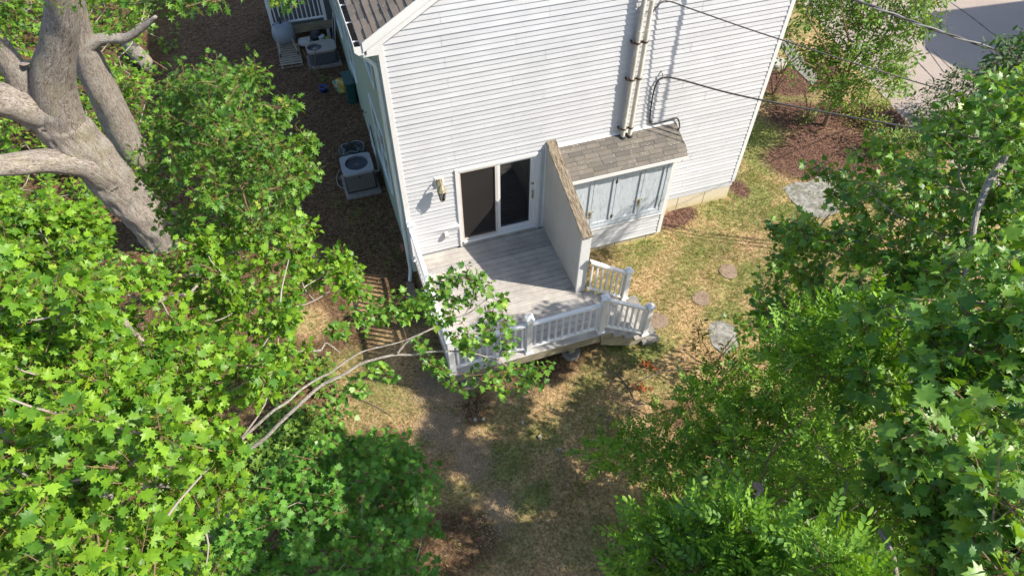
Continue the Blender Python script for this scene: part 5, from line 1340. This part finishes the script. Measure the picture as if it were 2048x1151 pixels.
# --- bright maple in the left foreground, one long branch reaching over the deck
T4 = thing('bright_maple', 'large bright green maple filling the lower left corner', 'tree', (-4.6, -4.4, -.35))
tp = [np.array([-4.6, -4.4, -.5]), np.array([-4.55, -4.6, 1.5]), np.array([-4.4, -5.2, 3.4]), np.array([-4.1, -5.9, 5.0]), np.array([-3.9, -6.5, 6.2])]
tr4 = wood('trunk', T4, tp, [.26, .22, .18, .14, .09], M['palebark'], 14, 6, .06, 8)
def branch(pts, r0, r1, mat=M['palebark'], seed=0, root=T4, seg=10):
    jr = random.Random(seed*7+1); P0 = [at(*q) for q in pts]; P = []
    for i_, a_ in enumerate(P0):
        P.append(a_)
        if i_+1 < len(P0):
            L_ = np.linalg.norm(P0[i_+1]-a_); P.append((a_+P0[i_+1])/2+np.array([jr.uniform(-1, 1), jr.uniform(-1, 1), jr.uniform(-1, 1)])*.055*L_)
    k = len(P); return wood('branch', root, P, list(np.linspace(r0, r1, k)), mat, seg, 6, .05, seed)
br1 = branch([(430, 945, 10.4), (500, 898, 10.2), (560, 845, 9.9), (640, 772, 9.7), (720, 728, 9.6), (790, 709, 9.6), (860, 703, 9.6), (940, 705, 9.6), (1000, 722, 9.6), (1050, 752, 9.7)], .031, .006, seed=11)
br2 = branch([(480, 880, 9.6), (545, 822, 9.4), (600, 780, 9.4), (660, 745, 9.4), (720, 705, 9.4), (775, 690, 9.4), (850, 662, 9.4)], .021, .007, seed=12)
br3 = branch([(795, 706, 9.55), (812, 685, 9.5), (840, 668, 9.4), (890, 648, 9.4), (930, 628, 9.4), (948, 590, 9.3), (940, 565, 9.2)], .017, .006, seed=13)
br4 = branch([(930, 630, 9.4), (970, 600, 9.4), (990, 588, 9.3)], .008, .004, seed=14)
br5 = branch([(565, 712, 8.6), (600, 703, 8.6), (640, 700, 8.6), (652, 685, 8.6), (680, 705, 8.6)], .02, .006, seed=15)
br6 = branch([(-40, 965, 6.6), (40, 972, 6.6), (110, 968, 6.6), (160, 975, 6.5), (230, 985, 6.4)], .075, .055, seed=16)
br7 = branch([(-20, 850, 6.0), (10, 868, 6.0), (28, 885, 6.0)], .03, .02, seed=17)
br8 = branch([(300, 605, 8.0), (340, 595, 8.0), (380, 585, 8.0), (395, 570, 8.0)], .03, .012, seed=18)
br9 = branch([(240, 625, 7.6), (262, 660, 7.6), (290, 690, 7.6)], .03, .02, seed=19)
PC = [(-60, 470), (90, 462), (160, 470), (200, 540), (300, 560), (370, 500), (440, 470), (540, 470), (600, 450), (640, 520), (705, 515), (715, 580), (690, 615), (600, 640), (540, 690), (640, 730), (600, 760), (540, 790), (520, 850), (455, 900), (455, 1000), (425, 1080), (400, 1200), (-60, 1200)]
CC = [(100, 480, 6.4), (50, 700, 5.4), (250, 900, 5.0), (60, 1050, 5.2), (500, 800, 6.4), (400, 1050, 5.6), (600, 600, 7.6), (450, 480, 8.0), (700, 560, 8.8), (300, 600, 6.4), (600, 740, 8.2), (450, 900, 6.0), (20, 420, 7.4)]
SK = [(395, 590, 28), (255, 455, 45), (600, 655, 30), (620, 800, 40), (385, 545, 22), (350, 520, 20), (60, 968, 32), (130, 965, 26)]
cl = clumps_in([(-50, 412), (120, 405), (190, 450), (215, 520), (-50, 500)], [(50, 450, 9.5), (200, 500, 10)], 46, .5, ((0, .3), (.8, .4)), 66)+clumps_in(PC, CC, 72, .44, ((0, .8), (1.0, .6), (2.0, .7)), 6, SK, False, (.6, .75, .75))
make_tree(T4, cl, MAPLE, .080, M['leafA'], 10, 14, .24, list(tr4[-14:])+[br6[0], br6[-1], br8[0], br5[0], br2[0]], M['palebark'], .022, 300, up=.62, jitter=.95, droop=.6)
CT = [(938, 560, 9.2), (930, 550, 9.2), (880, 572, 9.3), (893, 565, 9.3), (985, 590, 9.3), (992, 615, 9.3), (965, 585, 9.4), (896, 600, 9.4), (905, 615, 9.4), (950, 612, 9.4), (1000, 640, 9.4), (985, 655, 9.45), (940, 650, 9.4), (915, 660, 9.4), (960, 680, 9.5), (1010, 688, 9.5), (1000, 705, 9.5), (945, 700, 9.6), (930, 690, 9.5), (880, 640, 9.5), (860, 630, 9.5), (840, 690, 9.6), (870, 735, 9.75), (890, 745, 9.75), (915, 770, 9.8), (950, 765, 9.8), (985, 745, 9.7), (1010, 770, 9.8), (1040, 775, 9.8), (1060, 760, 9.7), (1085, 742, 9.7), (1035, 740, 9.7), (820, 620, 9.3), (790, 605, 9.3), (765, 615, 9.3), (760, 640, 9.4), (800, 640, 9.4), (735, 640, 9.3), (700, 640, 9.2), (680, 660, 9.2), (720, 590, 9.2), (840, 610, 9.3), (850, 600, 9.4), (740, 740, 9.7), (705, 760, 9.8), (680, 790, 9.9), (660, 830, 10.0), (640, 860, 10), (720, 775, 9.8), (760, 750, 9.8), (690, 830, 10)]
cl = [(at(x, y, d), .13) for x, y, d in CT]
make_tree(T4, cl, MAPLE, .092, M['leafD'], 2.8, 10, .16, list(br1[10:])+list(br2[8:])+list(br3)+list(br4), M['twig'], .012, 0, crown='overhanging_leaves', jitter=.8, droop=.5)

# --- young shaded maple at bottom centre
T5 = thing('young_maple', 'young dark green maple standing in shade at bottom centre', 'tree', (-2.4, -5.4, -.35))
tr5 = wood('trunk', T5, [np.array([-2.4, -5.4, -.5]), np.array([-2.35, -5.6, 1.2]), np.array([-2.2, -5.9, 2.4]), np.array([-2.1, -6.0, 3.1])], [.07, .06, .04, .02], M['palebark'], 10, 5, .05, 20)
PD = [(470, 985), (560, 945), (640, 915), (690, 880), (740, 868), (800, 890), (870, 955), (880, 1010), (835, 1070), (850, 1140), (820, 1200), (400, 1200), (440, 1070)]
CD = [(500, 1000, 9.6), (740, 880, 10.4), (860, 980, 10.3), (700, 1000, 9.7), (600, 1120, 9.0), (800, 1120, 9.6)]
cl = clumps_in(PD, CD, 56, .5, ((0, .45), (.7, .4), (1.4, .4)), 7, (), False, (.7, .8, 1))
make_tree(T5, cl, MAPLE, .095, M['leafC'], 6.5, 11, .25, list(tr5[-12:]), M['palebark'], .014, 120, up=.95, jitter=.5, droop=.35)

# --- locust thicket at the bottom right, feathery compound leaves
T7 = thing('locust_thicket', 'feathery leaved locust thicket with bare twigs at bottom right', 'bush', (3.2, -7.2, -.35))
tr7 = wood('trunk', T7, [np.array([3.2, -7.2, -.5]), np.array([3.0, -7.4, 1.5]), np.array([2.7, -7.8, 3.4]), np.array([2.2, -8.3, 5.0]), np.array([1.6, -8.7, 6.0])], [.09, .08, .06, .04, .02], M['bark'], 10, 5, .06, 31)
PF1 = [(1270, 1200), (1280, 1120), (1320, 1050), (1380, 1030), (1450, 1050), (1520, 1090), (1600, 1100), (1680, 1090), (1720, 1140), (1740, 1200)]
CF1 = [(1300, 1050, 6.0), (1500, 1100, 5.6), (1700, 1120, 5.4)]
PF2 = [(1150, 905), (1230, 865), (1330, 880), (1400, 770), (1470, 720), (1560, 720), (1650, 800), (1740, 900), (1720, 1030), (1560, 1040), (1440, 985), (1340, 985), (1290, 930), (1200, 940)]
CF2 = [(1180, 905, 11.3), (1300, 920, 11), (1430, 780, 10.8), (1550, 760, 10.2), (1650, 900, 9.0), (1500, 950, 9.5)]
PF3 = [(1570, 740), (1600, 650), (1690, 630), (1790, 640), (1830, 700), (1760, 790), (1650, 800)]
CF3 = [(1620, 700, 7.6), (1740, 690, 7.0)]
cl = clumps_in(PF1, CF1, 55, .55, ((0, .3), (.7, .4)), 9, (), True)+clumps_in(PF3, CF3, 50, .55, ((-.3, .3), (.4, .4)), 11, (), True)
CLEAR = CL_ = np.array([c_[0] for c_ in cl])
make_tree(T7, cl, LOCUST, .19, M['leafE'], 6, 8, .3, list(tr7[-12:]), M['twig'], .014, 100, up=.6, petiole=False, droop=-.35, jitter=.75, crown='bright_crown')
cl = clumps_in(PF2, CF2, 52, .6, ((0, .5), (1.0, .6)), 10, [(1560, 960, 40), (1640, 940, 30)], True)+clumps_in([(1290, 1010), (1450, 985), (1740, 960), (1860, 1010), (1880, 1200), (1290, 1200)], [(1400, 1080, 10.2), (1700, 1100, 9.4), (1850, 1100, 8.6)], 54, .6, ((0, .5), (.9, .5)), 13, (), True)
make_tree(T7, cl, LOCUST, .22, M['leafE'], 5, 7, .3, list(tr7[:14]), M['twig'], .014, 60, up=.7, petiole=False, droop=-.1, jitter=.65, crown='shaded_crown')
rr = random.Random(5)
for k in range(26):
    x, y = rr.uniform(1430, 1760), rr.uniform(860, 1120); d = rr.uniform(8.0, 9.6); a = rr.uniform(-.9, .9); L = rr.uniform(60, 150)
    branch([(x, y, d), (x+L*.5*math.cos(a)+rr.uniform(-8, 8), y+L*.5*math.sin(a), d-rr.uniform(-.3, .3)), (x+L*math.cos(a), y+L*math.sin(a), d-rr.uniform(-.5, .5))], .012, .005, M['deadwood'], 40+k, T7, 5)
branch([(1760, 1060, 6.6), (1785, 1110, 6.4), (1800, 1180, 6.2)], .022, .02, M['palebark'], 90, T7); branch([(1695, 960, 7.2), (1680, 1020, 7.0), (1668, 1090, 6.9)], .008, .006, M['palebark'], 91, T7)

# --- maple on the right
T6 = thing('right_maple', 'big dark maple crown filling the right edge of the picture', 'tree', (8.6, -9.8, -.3))
tr6 = wood('trunk', T6, [np.array([8.6, -9.8, -.5]), np.array([8.4, -9.7, 2.0]), np.array([7.6, -9.2, 4.0]), np.array([6.4, -8.6, 5.8]), np.array([5.0, -8.0, 7.2])], [.20, .18, .15, .11, .06], M['bark'], 14, 6, .06, 21)
brA = branch([(2010, 310, 9.6), (1975, 370, 9.3), (1955, 420, 9.2), (1945, 480, 9.1), (1925, 560, 9.1)], .045, .022, M['palebark'], 22, T6)
brB = branch([(2060, 545, 7.8), (2010, 575, 7.8), (1990, 600, 7.8)], .05, .03, M['bark'], 23, T6)
PE = [(1505, 520), (1560, 445), (1610, 440), (1650, 455), (1690, 400), (1640, 345), (1690, 300), (1770, 300), (1850, 330), (1860, 270), (1940, 150), (2000, 150), (2110, 160), (2110, 1220), (1900, 1220), (1850, 1050), (1760, 960), (1740, 850), (1650, 760), (1560, 720), (1490, 640)]
CE = [(1700, 450, 8.6), (1950, 300, 9.2), (1900, 850, 4.6), (2020, 1000, 4.6), (1530, 560, 10.0), (1800, 650, 7.0), (1600, 700, 9.6), (1750, 900, 6.4), (2030, 600, 5.8), (1900, 200, 11.5), (2040, 200, 10), (1720, 330, 10.5), (1650, 350, 11)]
SKE = [(1950, 450, 30), (1800, 860, 40), (2010, 580, 30)]
cl = clumps_in(PE, CE, 62, .52, ((0, .6), (1.0, .6), (2.2, .7)), 8, SKE, True, (.58, .75, 1))
make_tree(T6, cl, MAPLE, .096, M['leafD'], 7.5, 10, .25, list(tr6[-18:])+[brA[0], brB[0]], M['bark'], .024, 300, up=.6, jitter=.9, droop=.6)
for x, y, d in ((1605, 385, 10.5), (1660, 335, 10.5)):
    pass

# --- small street tree at the upper right
T8 = thing('street_tree', 'slender young tree with airy foliage beside the road', 'tree', (12.24, 1.8, 0))
zt = tz(12.24, 1.8)
def fy(px, py, y=1.8): return on_y(px, py, y)
p = [np.array([12.24, 1.8, zt-.1]), fy(1656, 232), fy(1672, 200), fy(1690, 160), fy(1705, 120), fy(1716, 70), fy(1722, 20)]
tr8 = wood('trunk', T8, p, [.075, .06, .055, .045, .035, .022, .012], M['twig'], 10, 5, .04, 51)
sk8 = list(tr8)
for pts in (((1672, 200), (1690, 150), (1740, 110), (1790, 60)), ((1690, 160), (1660, 110), (1630, 60), (1610, 20)), ((1700, 130), (1740, 80), (1770, 20), (1780, -30)), ((1682, 180), (1740, 150), (1800, 140), (1830, 130)), ((1685, 170), (1640, 140), (1600, 120)), ((1705, 110), (1690, 50), (1680, 0)), ((1660, 225), (1670, 190), (1650, 160))):
    yy = 1.8+random.uniform(-.8, .8); q = [fy(*pts[0])]+[fy(a, b_, 1.8+(yy-1.8)*(i+1)/3) for i, (a, b_) in enumerate(pts[1:])]
    sk8 += list(wood('branch', T8, q, list(np.linspace(.028, .008, len(q))), M['twig'], 7, 4, .04, random.randrange(99)))
PG = [(1575, -30), (1620, -60), (1760, -60), (1890, -30), (1900, 45), (1860, 60), (1835, 120), (1800, 185), (1750, 195), (1700, 205), (1640, 195), (1590, 130), (1570, 60)]
d8 = np.linalg.norm(fy(1700, 100)-CAM)
cl = clumps_in(PG, [(1700, 100, d8), (1600, 60, d8+.3), (1850, 40, d8+.4), (1650, 180, d8-.1), (1800, 160, d8)], 33, .66, ((-.5, .5), (.4, .6)), 12)
cl = [c for c in cl if random.random() < .86]
make_tree(T8, cl, OVAL, .115, M['leafF'], 8, 11, .3, sk8, M['twig'], .016, petiole=False, up=.7, jitter=.6, droop=.4)

# --- shrubs
def shrub(name, label, base, poly, ctrl, step, tmpl, size, mat, ns, nl, layers, seed, **kw):
    b0 = np.array([base[0], base[1], tz(base[0], base[1])]); t = thing(name, label, 'shrub', tuple(b0))
    cl = clumps_in(poly, ctrl, step, .62, layers, seed)
    m = MB()
    for k in range(5):
        a = random.uniform(0, 6.28); m.tube(smoothpath([b0+np.array([0, 0, -.05]), b0+np.array([math.cos(a)*.15, math.sin(a)*.15, .4]), b0+np.array([math.cos(a)*.4, math.sin(a)*.4, .8])], 3), np.linspace(.02, .008, 7), 5)
    m.build('stems', M['twig'], t, fix=False)
    make_tree(t, cl, tmpl, size, mat, ns, nl, .25, [b0+np.array([0, 0, .4])], M['twig'], .012, petiole=False, **kw); return t
gd = lambda x, y: float(np.linalg.norm(on_z(x, y, 0)-CAM))
shrub('dark_shrub', 'dark leaved shrub between road and right hand maple', on_z(1880, 290)[:2], [(1805, 245), (1850, 190), (1900, 150), (1950, 130), (2010, 130), (2060, 200), (2000, 290), (1900, 310), (1850, 300)], [(1830, 250, gd(1830, 250)-.8), (1950, 180, gd(1950, 220)-1.8), (1900, 290, gd(1900, 290)-.8)], 34, OVAL, .11, M['leafG'], 6, 9, ((0, .4), (.7, .4)), 61)
shrub('dark_shrub', 'dark green shrub in the top right corner by the road', on_z(2040, 150)[:2], [(1990, 130), (2010, 85), (2060, 70), (2100, 80), (2100, 180), (2010, 170)], [(2040, 120, 13.0)], 34, OVAL, .11, M['leafG'], 6, 9, ((0, .4), (.7, .4)), 62)
shrub('yellow_shrub', 'yellow green low shrub at the foot of the street tree', on_z(1722, 235)[:2], [(1675, 215), (1700, 190), (1740, 195), (1780, 215), (1760, 250), (1720, 265), (1690, 245)], [(1720, 225, gd(1722, 235)-.4)], 26, OVAL, .07, M['leafY'], 7, 9, ((0, .2), (.3, .2)), 63)
shrub('yellow_shrub', 'small lime coloured shrub by the walkway near the house edge', on_z(1562, 148)[:2], [(1545, 140), (1560, 128), (1575, 140), (1572, 158), (1550, 160)], [(1560, 145, gd(1562, 148)-.2)], 16, OVAL, .06, M['leafY'], 7, 9, ((0, .1),), 64)
shrub('low_shrub', 'low green shrub in the mulch left of the street tree', on_z(1614, 238)[:2], [(1590, 235), (1602, 212), (1625, 215), (1638, 235), (1620, 250), (1600, 250)], [(1612, 230, gd(1614, 238)-.25)], 20, OVAL, .07, M['leafF'], 5, 9, ((0, .12),), 65)
shrub('low_shrub', 'small green plant in the mulch by the house edge', on_z(1545, 190)[:2], [(1532, 190), (1542, 172), (1560, 178), (1562, 195), (1545, 202)], [(1546, 188, gd(1545, 190)-.2)], 18, OVAL, .06, M['leafF'], 4, 8, ((0, .1),), 66)
shrub('leafy_shrub', 'leafy green shrub below the street tree beside the maple', on_z(1790, 300)[:2], [(1735, 275), (1760, 245), (1800, 250), (1840, 280), (1850, 320), (1800, 330), (1740, 310)], [(1790, 285, gd(1790, 300)-.6)], 30, OVAL, .09, M['leafF'], 6, 9, ((0, .3), (.4, .3)), 67)
shrub('bronze_shrub', 'thin bronze leaved shrub beside the flagstone on the lawn', on_z(1425, 735, -.2)[:2], [(1365, 690), (1380, 660), (1410, 655), (1440, 685), (1465, 690), (1450, 715), (1400, 720), (1375, 740)], [(1410, 690, gd(1415, 720)-.9)], 26, OVAL, .085, M['leafO'], 3, 7, ((0, .3),), 68)
shrub('small_plant', 'small green potted plant growing beside the far condenser', on_z(633, 158, -.1)[:2], [(618, 150), (628, 138), (645, 142), (648, 158), (630, 165)], [(633, 150, gd(633, 158)-.35)], 16, OVAL, .10, M['leafC'], 4, 7, ((0, .1),), 69)
# orange dead leaves on a twig
od = thing('dead_twig', 'twig with bright orange dead leaves on the dappled lawn', 'twig', tuple(on_z(1290, 752, -.2)))
P = []; 
for x, y in ((1272, 772), (1288, 776), (1280, 770), (1296, 775), (1290, 728), (1300, 733), (1312, 735), (1284, 725), (1296, 727)):
    for k in range(4):
        p = on_z(x+random.uniform(-6, 6), y+random.uniform(-4, 4), -.15); P.append((p[0], p[1], tz(p[0], p[1])+random.uniform(.03, .10)))
P = np.array(P); V, F = leaf_cloud(P, nrm(rng.normal(size=P.shape)*np.array([1, 1, .2])), np.array([0, 0, 1])+rng.normal(size=P.shape)*.3, np.full(len(P), .075), MAPLE_LO)
o = bpy.data.objects.new('leaves', np_mesh('leaves', V-np.array(od.location), F, M['leafR'])); COL.objects.link(o); o.parent = od
m = MB(); pp = [on_z(x, y, -.15) for x, y in ((1265, 776), (1300, 752), (1350, 738), (1400, 745))]; m.tube(smoothpath(pp, 4), .008, 5); m.build('stem', M['deadwood'], od)

# ------------------------------------------------------------------ ground cover (uncountable)
def ground_points(n, xr, yr, wfun):
    X = rng.uniform(xr[0], xr[1], n); Y = rng.uniform(yr[0], yr[1], n); W = wfun(X, Y); k = rng.uniform(size=n) < W
    X, Y = X[k], Y[k]
    ok = ~((X > -.05) & (Y > -.02) & (X < 8.15)) & ~((X > 3.2) & (X < 5.9) & (Y > -.62)) & (X < 14.4)
    X, Y = X[ok], Y[ok]; return np.stack([X, Y, terrain(X, Y)], 1)
def blades(name, P, L0, L1, wd, mat, label, cat):
    n = len(P); k = 3; base = np.repeat(P, k, 0)+rng.normal(size=(n*k, 3))*np.array([.018, .018, 0]); L = rng.uniform(L0, L1, (n*k, 1))
    d = nrm(rng.normal(size=(n*k, 3))*np.array([.55, .55, 0])+np.array([0, 0, .8])); s = nrm(np.cross(d, rng.normal(size=d.shape)))*wd
    b0 = base-np.array([0, 0, .01]); V = np.stack([b0-s, b0+s, base+d*L], 1).reshape(-1, 3); F = np.arange(n*k*3).reshape(-1, 3)
    o = bpy.data.objects.new(name, np_mesh(name, V, F, mat)); COL.objects.link(o); stuff(o, label, cat)
nz = lambda X, Y: .5+.5*np.sin(X*3.1+np.sin(Y*2.3)*1.4)*np.sin(Y*2.7+np.sin(X*1.9)*1.6)
def wg(X, Y):
    g, d, v, m_ = covers(X, Y); return np.clip((g*1.25-.22)*(.35+.9*nz(X, Y)), 0, 1)*(1-np.clip(m_*1.3, 0, 1))*(1-.9*np.clip(v*1.2, 0, 1))*(1-.75*np.clip(d, 0, 1))
def wd_(X, Y):
    g, d, v, m_ = covers(X, Y); return np.clip(.85-g*.4, 0, 1)*(1-np.clip(m_*1.3, 0, 1))*(1-np.clip(v*1.3, 0, 1))*(1-.93*np.clip(d, 0, 1))
blades('green_grass', ground_points(120000, (-2.5, 12), (-8, 6), wg), .04, .12, .0048, M['grassg'], 'patchy short green grass growing across the yard', 'grass')
blades('dry_grass', ground_points(100000, (-2.5, 12), (-8, 5), wd_), .03, .09, .0042, M['grassd'], 'dry straw coloured grass across the yard', 'grass')
def bits(name, P, tm, s0, s1, mat, label, cat, flat=.35, lift=.01):
    n = len(P); D = nrm(rng.normal(size=(n, 3))*np.array([1, 1, flat*.6])); N = np.array([0, 0, 1.0])+rng.normal(size=(n, 3))*flat
    V, F = leaf_cloud(P+np.array([0, 0, lift]), D, N, rng.uniform(s0, s1, n), tm); o = bpy.data.objects.new(name, np_mesh(name, V, F, mat)); COL.objects.link(o); stuff(o, label, cat)
OCT = (np.array([(.5, 0, 0), (-.5, .1, 0), (0, .42, 0), (.05, -.4, 0), (0, 0, .3), (0, 0, -.25)], np.float32), np.array([(0, 2, 4), (2, 1, 4), (1, 3, 4), (3, 0, 4), (2, 0, 5), (1, 2, 5), (3, 1, 5), (0, 3, 5)], np.int32))
bits('gravel', ground_points(42000, (-1.8, 3), (-7.5, -2.2), lambda X, Y: np.clip(covers(X, Y)[2]*1.1, 0, 1)), OCT, .012, .034, M['pebble'], 'loose gravel strewn along the bare path', 'gravel', .5)
CHIP = (np.array([(-.12, 0, 0), (.12, 0, 0), (.09, 1, .02), (-.09, 1, .02)], np.float32), np.array([(0, 1, 2), (0, 2, 3)], np.int32))
bits('mulch_chips', ground_points(30000, (5.5, 14.4), (-1.6, 6.5), lambda X, Y: np.clip(covers(X, Y)[3], 0, 1)), CHIP, .03, .075, M['chip'], 'brown bark mulch in the beds beside the house', 'mulch', .5)
bits('leaf_litter', ground_points(9000, (-7, 8), (-8, 11), lambda X, Y: .05+.5*np.clip(covers(X, Y)[1], 0, 1)*nz(X*.7, Y*.8)), OVAL, .03, .075, M['litter'], 'dry fallen leaves and litter scattered on the soil', 'leaf litter', .5)
iv = []
for cx, cy, rx, ry, n in ((655, 890, 45, 35, 420), (570, 905, 60, 45, 520), (520, 950, 60, 60, 420), (600, 850, 60, 30, 260), (560, 760, 60, 60, 260), (330, 560, 120, 60, 300), (650, 760, 30, 40, 160)):
    for k in range(n):
        a = random.uniform(0, 6.28); r_ = math.sqrt(random.random()); p = on_z(cx+rx*r_*math.cos(a), cy+ry*r_*math.sin(a), -.2); iv.append((p[0], p[1], tz(p[0], p[1])+random.uniform(.05, .30)))
bits('ivy', np.array(iv), MAPLE_LO, .07, .13, M['leafY2'] if 'leafY2' in M else M['leafF'], 'leafy ground cover creeping below the left hand trees', 'ground cover', .5)

wt = lambda X, Y: np.clip((nz(X*1.7+3, Y*1.6)-.72)*2.2, 0, .5)*(1-np.clip(covers(X, Y)[3]*1.5, 0, 1))*(1-.8*np.clip(covers(X, Y)[2]*1.2, 0, 1))*(Y < 3.2)*((X > -1.8) | (Y < -2))
blades('weed_tufts', ground_points(36000, (-3, 11), (-8, 3.2), wt), .07, .17, .007, M['grassg'], 'taller tufts of green weeds dotted over the lawn', 'weeds')
tw_ = ground_points(1500, (-6, 9), (-8, 10), lambda X, Y: .25+.4*np.clip(covers(X, Y)[1], 0, 1)); dd = nrm(rng.normal(size=tw_.shape)*np.array([1, 1, .05])); L = rng.uniform(.06, .35, (len(tw_), 1)); sd = nrm(np.cross(dd, np.array([0, 0, 1.])))*rng.uniform(.002, .006, (len(tw_), 1)); b0 = tw_+np.array([0, 0, .02])
V = np.stack([b0-sd, b0+sd, b0+dd*L+sd*.4, b0+dd*L-sd*.4, b0+np.array([0, 0, .006]), b0+dd*L+np.array([0, 0, .004])], 1).reshape(-1, 3); k6 = (np.arange(len(tw_))*6)[:, None, None]
F = (k6+np.array([[0, 3, 5], [0, 5, 4], [1, 4, 5], [1, 5, 2]])[None]).reshape(-1, 3)
o = bpy.data.objects.new('twig_litter', np_mesh('twig_litter', V, F, M['deadwood'])); COL.objects.link(o); stuff(o, 'small dead twigs scattered over soil and lawn', 'twigs')
